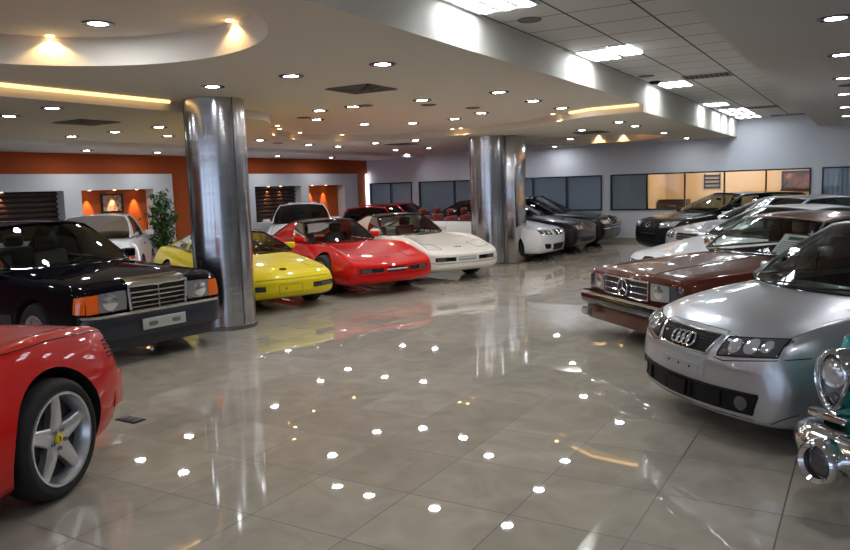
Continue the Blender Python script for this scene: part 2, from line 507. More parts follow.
        for sg in (-1,1):
            bm = bmesh.new(); tube(bm, [sp(0,i/nm,sg) for i in range(nm+1)], pill, 8)
            fin('windscreen_pillar', bm, frame, s.root)
        bm = bmesh.new(); tube(bm, [fr(2*i/20-1,1) for i in range(21)], pill*.8, 8); fin('windscreen_header', bm, frame, s.root)
        bm = bmesh.new(); tube(bm, [fr(2*i/20-1,0) for i in range(21)], .014, 8); fin('windscreen_seal', bm, GLOSSBLK, s.root)
        if side:
            for sg in (-1,1):
                bm = bmesh.new(); tube(bm, [sp(i/nm,1,sg) for i in range(nm+1)]+[sp(1,1-i/nm,sg) for i in range(1,nm+1)], pill*.8, 8)
                fin('roof_rail', bm, frame, s.root)
                bm = bmesh.new(); tube(bm, [sp(i/nm,0,sg) for i in range(nm+1)], .013, 8)
                fin('belt_moulding', bm, belt or GLOSSBLK, s.root)
        s.fr = fr; s.sp = sp
        # wipers
        for a,b in ((-.75,-.05),(-.05,.68)):
            bm = bmesh.new()
            tube(bm, [fr(lerp(a,b,i/6), .02+.05*i/6)+Vector((.018,0,.012)) for i in range(7)], .007, 6)
            fin('wiper', bm, BLACK, s.root)
    def mirror(s, x, y, z, m=None, w=.09, hh=.055, both=True):
        for sg in ((-1,1) if both else (1,)):
            bm = bmesh.new(); rbox(bm, -x-.05,-x+.05, sg*y-w, sg*y+w, z-hh, z+hh, .03, 3)
            tube(bm, [(-x,sg*(y-w*.7),z-hh*.5),(-x-.01,sg*(y-w-.10),z-hh-.05)], .018, 8)
            o = fin('side_mirror', bm, m or s.pm, s.root, True, 60)
    def seats(s, x, z, m=LEATHER, y=.36, zt=.55, rear=False, wheel=-1):
        for sg in (-1,1):
            bm = bmesh.new()
            rbox(bm, -x-.5,-x, sg*y-.24, sg*y+.24, z, z+.16, .05, 3)
            t = bmesh.new(); rbox(t, -.06,.07,-.23,.23,0,zt,.05,3)
            me = bpy.data.meshes.new('t'); 
            t.transform(Matrix.Translation((-x-.5,sg*y,z+.1)) @ Matrix.Rotation(radians(-14),4,'Y')); t.to_mesh(me); t.free(); bm.from_mesh(me)
            o = fin('seat', bm, m, s.root, True, 60)
            bm = bmesh.new(); rbox(bm, -x-.5-.05-.27*zt,-x-.5+.05-.27*zt, sg*y-.13, sg*y+.13, z+.1+zt*.98, z+.1+zt*.98+.17, .045, 3)
            fin('headrest', bm, m, o, True, 60)
        if wheel:
            bm = bmesh.new(); c = Vector((-x+.10, y*(-wheel), z+.40)); R_ = Matrix.Rotation(radians(-65),3,'Y')
            tube(bm, [c+R_@Vector((.18*cos(a*pi/12),.18*sin(a*pi/12),0)) for a in range(24)], .014, 6, True)
            for a in (0,2.2,4.1): tube(bm, [c, c+R_@Vector((.18*cos(a),.18*sin(a),0))], .012, 6)
            fin('steering_wheel', bm, BLACK, s.root)
            bm = bmesh.new(); rbox(bm, -x+.14,-x+.42,-.60,.60, z+.20,z+.385,.05,3); fin('dashboard', bm, LEATHER, s.root, True, 60)
        bm = bmesh.new(); rbox(bm, -x+.05,-x+.08,-.08,.08, z+.76,z+.80,.012,2); fin('rear_view_mirror', bm, BLACK, s.root)
    def star(s, bm, c, r, t=.008, up=Vector((0,0,1)), rt=Vector((0,1,0))):
        tube(bm, [c+rt*r*cos(a*pi/16)+up*r*sin(a*pi/16) for a in range(32)], t, 6, True)
        for k in range(3):
            a = pi/2+k*2*pi/3; tube(bm, [c, c+rt*r*cos(a)+up*r*sin(a)], [t*1.5,t*.7], 6)

# ------------------------------------------------------------------ camera
H = 1.6647; PITCH, ROLL, YAW, F = .1165, -.0315, -.5355, 750.
fwd = Vector((sin(YAW)*cos(PITCH), cos(YAW)*cos(PITCH), -sin(PITCH))); rt = Vector((cos(YAW), -sin(YAW), 0)); up = rt.cross(fwd)
r2 = rt*cos(ROLL)+up*sin(ROLL); u2 = up*cos(ROLL)-rt*sin(ROLL)
cd = bpy.data.cameras.new('camera'); cam = bpy.data.objects.new('camera', cd); COL.objects.link(cam)
cam.matrix_world = Matrix(((r2.x,u2.x,-fwd.x,0),(r2.y,u2.y,-fwd.y,0),(r2.z,u2.z,-fwd.z,H),(0,0,0,1)))
cd.sensor_fit = 'HORIZONTAL'; cd.sensor_width = 36; cd.lens = 36*F/850; cd.clip_start = .05
S.camera = cam

# ------------------------------------------------------------------ room materials
def tile_floor():
    m = mat('polished_tile', (.4,.35,.28), .04, spec=.85)
    nt,N,L,b = nodes(m)
    tc = N.new('ShaderNodeTexCoord'); sep = N.new('ShaderNodeSeparateXYZ'); L.new(tc.outputs['Object'], sep.inputs[0])
    def M(op, a, c=None):
        n = N.new('ShaderNodeMath'); n.operation = op
        for i,v in enumerate((a,c)):
            if v is None: continue
            if isinstance(v,(int,float)): n.inputs[i].default_value = v
            else: L.new(v, n.inputs[i])
        return n.outputs[0]
    fx = M('DIVIDE', M('ADD', sep.outputs[0], 3.32), .6); fy = M('DIVIDE', M('SUBTRACT', sep.outputs[1], 2.1305), .6)
    def edge(f):
        fr = M('FRACT', f); return M('MINIMUM', fr, M('SUBTRACT', 1., fr))
    g = M('LESS_THAN', M('MINIMUM', edge(fx), edge(fy)), .0062)
    cmb = N.new('ShaderNodeCombineXYZ'); L.new(M('FLOOR',fx), cmb.inputs[0]); L.new(M('FLOOR',fy), cmb.inputs[1])
    wn = N.new('ShaderNodeTexWhiteNoise'); L.new(cmb.outputs[0], wn.inputs['Vector'])
    ns = N.new('ShaderNodeTexNoise'); ns.inputs['Scale'].default_value = 3.2; ns.inputs['Detail'].default_value = 8; ns.inputs['Distortion'].default_value = 1.2
    L.new(tc.outputs['Object'], ns.inputs['Vector'])
    cr = N.new('ShaderNodeValToRGB'); L.new(ns.outputs['Fac'], cr.inputs[0])
    cr.color_ramp.elements[0].position = .3; cr.color_ramp.elements[0].color = (.36,.325,.265,1)
    cr.color_ramp.elements[1].position = .7; cr.color_ramp.elements[1].color = (.47,.425,.35,1)
    mx = N.new('ShaderNodeMix'); mx.data_type = 'RGBA'; mx.blend_type = 'MULTIPLY'; mx.inputs[0].default_value = 1
    mr = N.new('ShaderNodeMapRange'); mr.inputs[3].default_value = .88; mr.inputs[4].default_value = 1.06; L.new(wn.outputs['Value'], mr.inputs[0])
    L.new(cr.outputs[0], mx.inputs[6]); L.new(mr.outputs[0], mx.inputs[7])
    m2 = N.new('ShaderNodeMix'); m2.data_type = 'RGBA'; L.new(g, m2.inputs[0]); L.new(mx.outputs[2], m2.inputs[6]); m2.inputs[7].default_value = (.09,.07,.055,1)
    L.new(m2.outputs[2], b.inputs['Base Color'])
    r = M('ADD', M('MULTIPLY', g, .4), .02); L.new(r, b.inputs['Roughness'])
    n2 = N.new('ShaderNodeTexNoise'); n2.inputs['Scale'].default_value = 1.4; L.new(tc.outputs['Object'], n2.inputs['Vector'])
    bp = N.new('ShaderNodeBump'); bp.inputs['Strength'].default_value = .02; bp.inputs['Distance'].default_value = .02; L.new(n2.outputs['Fac'], bp.inputs['Height']); L.new(bp.outputs[0], b.inputs['Normal'])
    return m
def plaster(name, c, rough=.8):
    m = mat(name, c, rough); nt,N,L,b = nodes(m)
    n = N.new('ShaderNodeTexNoise'); n.inputs['Scale'].default_value = 140; n.inputs['Detail'].default_value = 4
    bp = N.new('ShaderNodeBump'); bp.inputs['Strength'].default_value = .05; bp.inputs['Distance'].default_value = .004
    L.new(n.outputs['Fac'], bp.inputs['Height']); L.new(bp.outputs[0], b.inputs['Normal'])
    return m
def grid_tile():
    m = mat('suspended_tile', (.5,.5,.48), .85); nt,N,L,b = nodes(m)
    tc = N.new('ShaderNodeTexCoord'); sep = N.new('ShaderNodeSeparateXYZ'); L.new(tc.outputs['Object'], sep.inputs[0])
    outs = []
    for k,o,w in ((0,2.93,.018),(1,.19,.014)):
        a = N.new('ShaderNodeMath'); a.operation = 'ADD'; a.inputs[1].default_value = o+60; L.new(sep.outputs[k], a.inputs[0])
        d = N.new('ShaderNodeMath'); d.operation = 'DIVIDE'; d.inputs[1].default_value = .6; L.new(a.outputs[0], d.inputs[0])
        f = N.new('ShaderNodeMath'); f.operation = 'FRACT'; L.new(d.outputs[0], f.inputs[0])
        l = N.new('ShaderNodeMath'); l.operation = 'LESS_THAN'; l.inputs[1].default_value = w*2; L.new(f.outputs[0], l.inputs[0]); outs.append(l.outputs[0])
    mx = N.new('ShaderNodeMath'); mx.operation = 'MAXIMUM'; L.new(outs[0], mx.inputs[0]); L.new(outs[1], mx.inputs[1])
    n = N.new('ShaderNodeTexNoise'); n.inputs['Scale'].default_value = 60; L.new(tc.outputs['Object'], n.inputs['Vector'])
    cr = N.new('ShaderNodeValToRGB'); cr.color_ramp.elements[0].color = (.68,.68,.65,1); cr.color_ramp.elements[1].color = (.76,.76,.73,1); L.new(n.outputs['Fac'], cr.inputs[0])
    c = N.new('ShaderNodeMix'); c.data_type = 'RGBA'; L.new(mx.outputs[0], c.inputs[0]); L.new(cr.outputs[0], c.inputs[6]); c.inputs[7].default_value = (.07,.07,.07,1)
    L.new(c.outputs[2], b.inputs['Base Color'])
    return m
def steel():
    m = mat('brushed_steel_cladding', (.50,.50,.52), .16, 1.); nt,N,L,b = nodes(m)
    tc = N.new('ShaderNodeTexCoord'); mp = N.new('ShaderNodeMapping'); mp.inputs['Scale'].default_value = (.5,.5,2.2); L.new(tc.outputs['Object'], mp.inputs[0])
    n = N.new('ShaderNodeTexNoise'); n.inputs['Scale'].default_value = 2.4; n.inputs['Detail'].default_value = 2; L.new(mp.outputs[0], n.inputs['Vector'])
    bp = N.new('ShaderNodeBump'); bp.inputs['Strength'].default_value = .12; bp.inputs['Distance'].default_value = .03; L.new(n.outputs['Fac'], bp.inputs['Height']); L.new(bp.outputs[0], b.inputs['Normal'])
    n2 = N.new('ShaderNodeTexNoise'); n2.inputs['Scale'].default_value = 5; mp2 = N.new('ShaderNodeMapping'); mp2.inputs['Scale'].default_value = (20,20,.6); L.new(tc.outputs['Object'], mp2.inputs[0]); L.new(mp2.outputs[0], n2.inputs['Vector'])
    r = N.new('ShaderNodeMapRange'); r.inputs[3].default_value = .14; r.inputs[4].default_value = .26; L.new(n2.outputs['Fac'], r.inputs[0]); L.new(r.outputs[0], b.inputs['Roughness'])
    return m
FLOOR = tile_floor(); TILE = grid_tile(); STEEL = steel()
CEIL = plaster('ceiling_paint', (.74,.70,.62)); CEILR = plaster('grey_ceiling_paint', (.72,.71,.69)); SOFF = plaster('soffit_paint', (.72,.72,.73))
WALLB = plaster('pale_blue_grey_wall', (.66,.68,.74)); ORANGE = plaster('orange_wall', (.44,.080,.009)); PANEL = plaster('pale_grey_panel', (.60,.63,.66))
FRAME = mat('dark_window_frame', (.012,.011,.011), .35); SKIRT = mat('stone_skirting', (.36,.33,.28), .25)
PANE = glass('window_pane', (.85,.87,.88))

# ------------------------------------------------------------------ room shell
XL, YB, ZA, ZB, ZT, ZR, XF, XS = -14.4, 20.7, 2.80, 2.68, 3.12, 2.83, -2.95, -1.1
def st(o): o['kind'] = 'structure'; return o
def plate(name, outline, holes, z0, z1, m):
    c = bpy.data.curves.new('tmp', 'CURVE'); c.dimensions = '2D'; c.fill_mode = 'BOTH'; c.extrude = (z1-z0)/2
    for pts in [outline]+holes:
        sp = c.splines.new('POLY'); sp.points.add(len(pts)-1); sp.use_cyclic_u = True
        for p,q in zip(sp.points, pts): p.co = (q[0],q[1],0,1)
    o = bpy.data.objects.new('tmp', c); COL.objects.link(o)
    me = bpy.data.meshes.new_from_object(o.evaluated_get(bpy.context.evaluated_depsgraph_get()))
    bpy.data.objects.remove(o); bpy.data.curves.remove(c)
    me.transform(Matrix.Translation((0,0,(z0+z1)/2)))
    return finme(name, me, m, None, True, 30)
def circ(cx, cy, r, n=64): return [(cx+r*cos(2*pi*i/n), cy+r*sin(2*pi*i/n)) for i in range(n)]
def smoothpts(P, n=6):
    out = []
    Q = [P[0]]+P+[P[-1]]
    for i in range(1,len(Q)-2):
        a,b,c,d = Q[i-1:i+3]
        for k in range(n):
            t = k/n; out.append(tuple(.5*((2*b[e])+(-a[e]+c[e])*t+(2*a[e]-5*b[e]+4*c[e]-d[e])*t*t+(-a[e]+3*b[e]-3*c[e]+d[e])*t**3) for e in (0,1)))
    return out+[P[-1]]
YF = -7.
bm = bmesh.new(); box(bm, XL-.3,7,YF-.3,YB+.3,-.12,0); st(fin('floor', bm, FLOOR))
wave = smoothpts([(-7.0,YF),(-7.25,0),(-7.35,3),(-7.36,5.4),(-7.4,7.2),(-7.5,8.3),(-8.4,9.4),(-9.4,10.6),(-9.8,11.8),(-9.5,13.0),(-8.6,13.6),(-7.0,13.5),(-5.6,13.0),(-4.5,12.1),(-3.8,11.6),(XF,11.5)])
RC = (-4.85,3.1,1.57); R3 = (-5.9,18.0,1.7)
A = plate('ceiling', [(XF,YF)]+[p for p in wave[::-1]], [circ(*RC)], ZA, ZT, CEIL); st(A)
B = plate('ceiling_far', wave+[(XF,YB),(XL,YB),(XL,YF)], [circ(*R3)], ZB, ZT, CEIL); st(B)
st(plate('ceiling_recess', circ(RC[0],RC[1],RC[2]+.05), [], ZA+.24, ZA+.28, CEIL))
st(plate('ceiling_recess_far', circ(R3[0],R3[1],R3[2]+.05), [], ZB+.2, ZB+.24, CEIL))
st(plate('ceiling_right', [(XS,YF),(7,YF),(7,YB),(XS,YB)], [], ZR, ZT, CEILR))
bm = bmesh.new(); box(bm, XF-.02,XS+.02,YF,YB,ZT,ZT+.05); st(fin('ceiling_tiles', bm, TILE))
bm = bmesh.new(); box(bm, XL,-12.2,YF,YB,2.60,ZB); st(fin('ceiling_soffit', bm, SOFF))
# wall rows
def wall_holes(name, axis, c0, c1, a0, a1, z1, holes, m):
    xs = sorted({a0,a1}|{h[0] for h in holes}|{h[1] for h in holes}); zs = sorted({0,z1}|{h[2] for h in holes}|{h[3] for h in holes})
    bm = bmesh.new()
    for x0,x1 in zip(xs,xs[1:]):
        for z0,zz in zip(zs,zs[1:]):
            cx,cz = (x0+x1)/2,(z0+zz)/2
            if any(h[0]<cx<h[1] and h[2]<cz<h[3] for h in holes): continue
            if axis == 'y': box(bm, x0,x1,c0,c1,z0,zz)
            else: box(bm, c0,c1,x0,x1,z0,zz)
    bmesh.ops.remove_doubles(bm, verts=bm.verts, dist=1e-5)
    seen = {}
    for f in list(bm.faces):
        k = tuple(sorted(v.index for v in f.verts)); 
    bm.verts.index_update()
    for f in bm.faces: seen.setdefault(tuple(sorted(v.index for v in f.verts)), []).append(f)
    bmesh.ops.delete(bm, geom=[f for q in seen.values() if len(q) > 1 for f in q], context='FACES')
    return st(fin(name, bm, m, None, False))
Z0W, Z1W = .86, 1.845
WIN = [(-14.3,-12.66,[.5]),(-12.4,-9.85,[.5]),(-9.55,-6.44,[.333,.667]),(-6.2,-1.24,[.2,.4,.6,.8]),(-1.0,4.0,[.2,.4,.6,.8])]
wall_holes('wall_back','y',YB,YB+.18,XL-.3,7,ZT,[(a,b,Z0W,Z1W) for a,b,_ in WIN],WALLB)
bm = bmesh.new(); box(bm, XL-.3,XL,YF,YB,0,ZT); st(fin('wall_left', bm, ORANGE, None, False))
bm = bmesh.new(); box(bm, 7,7.2,YF,YB+.2,0,ZT); st(fin('wall_right', bm, WALLB, None, False))
wall_holes('wall_front','y',YF-.2,YF,XL-.3,7,ZT,[(-13,-9.5,.3,2.5),(-9,-5.5,.3,2.5),(-5,-1.5,.3,2.5),(-1,2.5,.3,2.5),(3,6.5,.3,2.5)],WALLB)
bm = bmesh.new(); box(bm, XL,7,YB-.02,YB,0,.10); st(fin('baseboard_back', bm, SKIRT, None, False))
# windows of the back wall
BLIND = mat('dark_roller_blind', (.62,.66,.70), .5); BLINDG = mat('grey_vertical_blind', (.74,.80,.86), .5)
for i,(a,b,sp_) in enumerate(WIN):
    bm = bmesh.new(); t = .035
    box(bm,a,b,YB-.03,YB+.06,Z1W-t,Z1W); box(bm,a,b,YB-.03,YB+.06,Z0W,Z0W+t)
    edges = [0]+sp_+[1]
    for e in edges:
        x = lerp(a+t/2,b-t/2,e); box(bm,x-t/2,x+t/2,YB-.03,YB+.06,Z0W+t,Z1W-t)
    f = st(fin('window_%d'%(i+1), bm, FRAME, None, False))
    for k,(e0,e1) in enumerate(zip(edges,edges[1:])):
        x0,x1 = lerp(a,b,e0)+.02,lerp(a,b,e1)-.02
        bm = bmesh.new(); box(bm,x0,x1,YB+.01,YB+.016,Z0W+t,Z1W-t); fin('pane', bm, PANE, f, False)
        if i == 3 and k > 0: continue
        bm = bmesh.new()
        n = max(4,int((x1-x0)/.09))
        for j in range(n):
            xa = lerp(x0-.03,x1+.03,j/n); xb = lerp(x0-.03,x1+.03,(j+1)/n)
            v = [bm.verts.new(p) for p in ((xa,YB+.10,Z0W),(xb+.004,YB+.115,Z0W),(xb+.004,YB+.115,Z1W),(xa,YB+.10,Z1W))]; bm.faces.new(v)
        fin('blind', bm, BLINDG if i in (0,2) else BLIND, f, False)
# lit office behind the long window
OFF = plaster('office_wall', (.62,.47,.31))
bm = bmesh.new()
box(bm,-5.3,-1.1,23.2,23.3,0,2.7); box(bm,-5.35,-5.25,YB+.18,23.2,0,2.7); box(bm,-1.15,-1.05,YB+.18,23.2,0,2.7); box(bm,-5.3,-1.1,YB+.18,23.2,2.6,2.7); box(bm,-5.3,-1.1,YB+.18,23.2,-.1,0)
st(fin('wall_office', bm, OFF, None, False))
def area(name, loc, sx, sy, power, col, rot=(0,0,0)):
    l = bpy.data.lights.new(name,'AREA'); l.shape = 'RECTANGLE'; l.size = sx; l.size_y = sy; l.energy = power; l.color = col
    o = bpy.data.objects.new(name,l); COL.objects.link(o); o.location = loc; o.rotation_euler = rot; return o
def spot(name, loc, power, ang, col, rot=(0,0,0), blend=.25, r=.02, parent=None):
    l = bpy.data.lights.new(name,'SPOT'); l.energy = power; l.spot_size = radians(ang); l.spot_blend = blend; l.color = col; l.shadow_soft_size = r
    o = bpy.data.objects.new(name,l); COL.objects.link(o); o.location = loc; o.rotation_euler = rot; o.parent = parent; return o

# ------------------------------------------------------------------ ceiling fixtures
LENSE = mat('lit_downlight_lens', (.9,.9,.9), .3, emit=(.93,.96,1.), es=95.)
PANELE = mat('lit_fluorescent_tube', (.9,.9,.9), .3, emit=(.86,.93,1.), es=12.)
RING = mat('dark_bronze_ring', (.10,.095,.11), .25, .8)
REFL = mat('louvre_reflector', (.80,.82,.85), .15, .9)
VENTM = mat('grey_vent_metal', (.20,.19,.18), .5, .3); VDARK = mat('vent_dark', (.015,.015,.015), .9)
SPKM = mat('speaker_grille', (.13,.12,.11), .6)
def mesh_of(bm, m, name='t'): return fin_me(name, bm, m)
bm = bmesh.new(); lathe(bm, [(.074,-.002),(.078,-.008),(.118,-.010),(.126,-.004),(.127,0)], 32, 'z'); ME_RING = mesh_of(bm, RING, 'trim_ring')
bm = bmesh.new(); lathe(bm, [(.077,-.003),(.05,-.006),(0,-.007)], 24, 'z'); ME_LENS = mesh_of(bm, LENSE, 'lens')
def downlight(x, y, z, label, group):
    r = empty('downlight', (x,y,z))
    tag(r, label, 'ceiling light', group)
    for n,me in (('trim_ring',ME_RING),('lens',ME_LENS)):
        o = bpy.data.objects.new(n, me); COL.objects.link(o); o.parent = r
    return r
NEAR = [(-6.06,5.91),(-4.97,5.9),(-3.89,5.91),(-6.17,8.6),(-5.09,8.64),(-3.97,8.61),(-4.04,9.89),(-4.09,11.14),(-5.31,10.84),(-6.1,11.43),(-7.02,11.57),(-7.69,11.04),(-7.69,9.7),(-6.8,8.66)]
FAR = [(-3.77,13.1),(-3.82,14.33),(-3.92,17.06),(-4.89,14.43),(-6.07,17.1),(-8.5,14.1),(-9.55,14.11),(-10.73,13.23),(-10.81,14.4),(-10.99,17.18),(-9.97,17.21),(-8.4,17.2),(-4.0,19.8),(-12.2,19.7),(-9.6,19.8),(-7.6,20.1)]
LEFT = [(-7.95,5.3),(-9.02,5.44),(-9.16,7.8),(-10.26,7.87),(-10.45,9.08),(-10.3,11.2),(-11.4,7.9)]
RIGHT = [(-.26,6.6),(-.28,8.62),(-.32,10.7),(-.37,12.83),(-.42,15.31),(-.46,17.68),(2.2,6.6),(2.2,10.7),(2.2,15.3),(-.26,3.6),(2.2,2.6),(-.26,.6)]
BACKS = [(x,y) for y in (2.9,.3,-2.4,-5.) for x in (-6.0,-3.9) if abs(x-RC[0])>.1] + [(-9.,2.8),(-11.3,2.8),(-9.,.2),(-11.3,.2)]  # unseen downlights added overhead and behind to fill the room with light
def inrec(x,y): return (x-RC[0])**2+(y-RC[1])**2 < (RC[2]+.15)**2
for x,y in NEAR: downlight(x,y,ZA,'round recessed downlight with bronze ring in the beige ceiling nearer than the wave step','near beige ceiling downlights')
for x,y in FAR: downlight(x,y,ZB,'small bright downlight in the far beige ceiling beyond the wave step','far beige ceiling downlights')
for x,y in LEFT: downlight(x,y,ZB,'bright downlight in the lower ceiling left of the first steel pillar','left ceiling downlights')
for x,y in RIGHT: downlight(x,y,ZR,'bright oval-looking downlight in the plain ceiling right of the tile strip','right ceiling downlights')
for x,y in BACKS:
    if not inrec(x,y): downlight(x,y,ZA if x > -7 else ZB,'unseen downlight added in the ceiling over the viewer to light the room','unseen fill downlights')
for y,l in ((9.59,'soffit downlight above the picture niche'),(11.32,'soffit downlight above the leafy plant'),(15.2,'soffit downlight above the far slatted niche'),(17.5,'soffit downlight above the far orange niche')):
    downlight(-13.4,y,2.60,l+' against the left orange wall','soffit downlights')
downlight(-5.33,4.01,ZA+.24,'downlight inside the round ceiling recess at upper left','recess downlights')
# scallop lights washing the step faces
WARM = (1.,.62,.25)
WLENS = mat('lit_warm_lens', (.9,.8,.6), .3, emit=WARM, es=7.)
bm = bmesh.new(); lathe(bm, [(.0,-.004),(.02,-.004),(.03,-.006),(.034,0)], 16, 'z'); ME_MINI = mesh_of(bm, WLENS, 'mini_lens')
def cove(x, y, z, label, p=7., ang=100, n=None):
    o = bpy.data.objects.new('cove_spotlight', ME_MINI); COL.objects.link(o); o.location = (x,y,z)
    tag(o, label, 'spotlight', 'warm cove spotlights')
    spot('cove_beam', (0,0,-.012), p, ang, WARM, r=.012, blend=.4, parent=o)
for a,l in ((131,'far left'),(65,'right')):
    r = RC[2]-.045; cove(RC[0]+r*cos(radians(a+10)), RC[1]+r*sin(radians(a+10)), ZA+.238, 'tiny warm spotlight washing the %s rim of the round ceiling recess'%l, 6., 130)
bm = None
for k,(x,y) in enumerate([(-9.28,10.62),(-9.62,11.6),(-9.45,12.75),(-8.85,10.08),(-7.2,13.38),(-7.0,13.36),(-4.55,11.98)]):
    cove(x,y,ZA-.002,'tiny warm spotlight washing the curved ceiling step, %s'%['second from the first pillar','third from the first pillar','fourth from the first pillar','nearest the first pillar','just left of the second pillar','second just left of the second pillar','right of the second pillar'][k], 7., 125)
for k in range(4):
    a = radians(100-22*k); cove(R3[0]+(R3[2]-.05)*cos(a), R3[1]+(R3[2]-.05)*sin(a), ZB+.198,'tiny warm spotlight in the far round recess, %s from the left'%['first','second','third','fourth'][k], 7., 110)
# glowing bands stand in for warm light on the step and recess faces
def strip(name, pts, z, label, es, col=WARM, r=.02):
    m = mat('step_glow_%d_%d'%(es,int(col[1]*100)), (.9,.8,.6), .4, emit=col, es=es*1.1)
    bm = bmesh.new(); tube(bm, [(p[0],p[1],z) for p in pts], r, 6)
    return tag(fin(name, bm, m), label, 'strip light', 'glowing step bands')
strip('step_glow_band', [(-7.30,y) for y in (2.4,3.6,4.8,5.8,6.4)], ZA-.02, 'warm glow put in for the lit face of the ceiling step left of the first pillar', 1)
strip('step_glow_band', [(-7.50,8.22),(-7.75,8.55),(-8.1,8.96)], ZA-.02, 'short warm glow put in for the lit face of the ceiling step just right of the first pillar', 1)
strip('step_glow_band', [(-4.2,11.80),(-3.75,11.50),(-3.0,11.43)], ZA-.02, 'warm orange glow put in for the lit face of the ceiling step beside the grey fascia', 1)
strip('step_glow_band', [(R3[0]+(R3[2]-.04)*cos(radians(a)),R3[1]+(R3[2]-.04)*sin(radians(a))) for a in range(10,70,6)], ZB+.17, 'warm orange glow put in for the lit wall of the far round ceiling recess', 1, (1.,.4,.1))
# louvred panel lights in the tile strip
def panel(x0, x1, y0, y1, label):
    r = tag(empty('panel_light', ((x0+x1)/2,(y0+y1)/2,ZT)), label, 'ceiling light', 'louvred panel lights')
    w,l = (x1-x0)/2,(y1-y0)/2
    bm = bmesh.new()
    for a in ((-w,w,-l,-l+.015),(-w,w,l-.015,l),(-w,-w+.015,-l,l),(w-.015,w,-l,l)): box(bm,*a,-.012,0)
    fin('panel_frame', bm, mat('white_frame',(.7,.7,.7),.4), r, False)
    bm = bmesh.new()
    for k in range(3):
        x = lerp(-w,w,(k+.5)/3); tube(bm, [(x,-l+.03,-.006),(x,l-.03,-.006)], .05, 8, flat=.3)
    fin('tube_lamp', bm, PANELE, r)
    bm = bmesh.new(); n = int(2*l/.1)
    for k in range(1,n): y = lerp(-l,l,k/n); box(bm,-w+.015,w-.015,y-.004,y+.004,-.022,-.0)
    fin('louvre', bm, REFL, r, False)
for a in [(-2.91,-2.36,5.3,5.95,'largest louvred panel light in the tile strip, cut by the photo top edge'),(-2.91,-2.56,8.35,9.05,'left panel light of the second pair in the tile strip'),(-2.50,-2.30,8.25,8.9,'narrow right panel light of the second pair in the tile strip'),
          (-2.85,-2.4,11.75,12.45,'third louvred panel light, beside the dark smoke detector'),(-2.88,-2.45,15.7,16.3,'fourth louvred panel light along the tile strip'),(-2.88,-2.3,17.3,18.1,'third from the back wall in the tile strip, panel light'),(-2.88,-2.3,18.5,19.1,'second from the back wall in the tile strip, panel light'),(-2.88,-2.3,19.6,20.2,'panel light nearest the back wall in the tile strip'),
          (-2.91,-2.36,2.3,3.,'panel light in the tile strip overhead'),(-2.91,-2.36,-.9,-.2,'panel light in the tile strip behind the viewer')]: panel(*a)
def vent(x, y, z, w, l, rot, label, n=4, group='ceiling air vents'):
    r = tag(empty('air_vent', (x,y,z), rot), label, 'vent', group)
    bm = bmesh.new(); box(bm,-w/2+.02,w/2-.02,-l/2+.02,l/2-.02,-.004,0); fin('duct_opening', bm, VDARK, r, False)
    bm = bmesh.new()
    for k in range(n):
        f = 1-k/n; a,b = w/2*f,l/2*f; t = .022; zz = -.006-.012*(1-f)
        if a < .04 or b < .04: continue
        for q in ((-a,a,-b,-b+t),(-a,a,b-t,b),(-a,-a+t,-b,b),(a-t,a,-b,b)): box(bm,*q,zz-.012,zz)
    fin('louvre', bm, VENTM, r, False)
vent(-5.0,7.15,ZA,.58,.58,0,'square ceiling air vent between the first pillar and the tile strip')
vent(-9.1,6.55,ZB,.6,.6,0,'square ceiling air vent above the black sedan, left of the first pillar')
vent(-4.95,15.2,ZB,.6,.6,0,'square ceiling air vent right of the second pillar')
vent(-9.4,15.0,ZB,.6,.6,0,'square ceiling air vent far back, left of the second pillar')
def slot(x, y, w, l, label):
    r = tag(empty('slot_diffuser', (x,y,ZT)), label, 'vent', 'slotted strip diffusers')
    bm = bmesh.new(); box(bm,-w/2,w/2,-l/2,l/2,-.004,0); fin('duct_opening', bm, VDARK, r, False)
    bm = bmesh.new(); n = 9
    for k in range(n+1): xx = lerp(-w/2,w/2,k/n); box(bm,xx-.012,xx+.012,-l/2,l/2,-.014,-.002)
    box(bm,-w/2-.02,w/2+.02,-l/2-.02,-l/2,-.014,0); box(bm,-w/2-.02,w/2+.02,l/2,l/2+.02,-.014,0)
    fin('louvre', bm, VENTM, r, False)
slot(-2.05,11.5,.6,.3,'nearer slotted air diffuser in the tile strip'); slot(-2.0,17.5,.6,.3,'middle slotted air diffuser in the tile strip'); slot(-1.75,20.2,.7,.25,'slotted air diffuser nearest the back wall in the tile strip')
bm = bmesh.new(); lathe(bm, [(.11,0),(.108,-.008),(.09,-.012),(.085,-.006),(.05,-.010),(0,-.012)], 28, 'z'); ME_SPK = mesh_of(bm, SPKM, 'speaker')
for x,y,z,l in [(-5.97,8.6,ZA,'dark round ceiling speaker beside the nearest square vent'),(-5.31,9.19,ZA,'dark round ceiling speaker over the white wedge-nosed coupe'),(-5.05,10.03,ZA,'dark round ceiling speaker nearest the second pillar'),(-7.61,9.29,ZA-.001,'dark round ceiling speaker just right of the first pillar'),(-10.7,12.17,ZB,'dark round ceiling speaker near the far slatted niche'),
                (-2.66,6.45,ZT,'grey ceiling speaker beside the largest panel light'),(-2.75,10.9,ZT,'pale ceiling speaker next to the dark smoke detector'),(-.3,11.6,ZR,'dark speaker in the right ceiling between downlights')]:
    o = bpy.data.objects.new('ceiling_speaker', ME_SPK); COL.objects.link(o); o.location = (x,y,z); tag(o,l,'speaker','ceiling speakers')
bm = bmesh.new(); lathe(bm, [(.085,0),(.085,-.02),(.06,-.045),(0,-.05)], 24, 'z'); o = fin('smoke_detector', bm, BLACK); o.location = (-2.8,11.6,ZT); tag(o,'black dome smoke detector beside the third panel light','smoke detector')

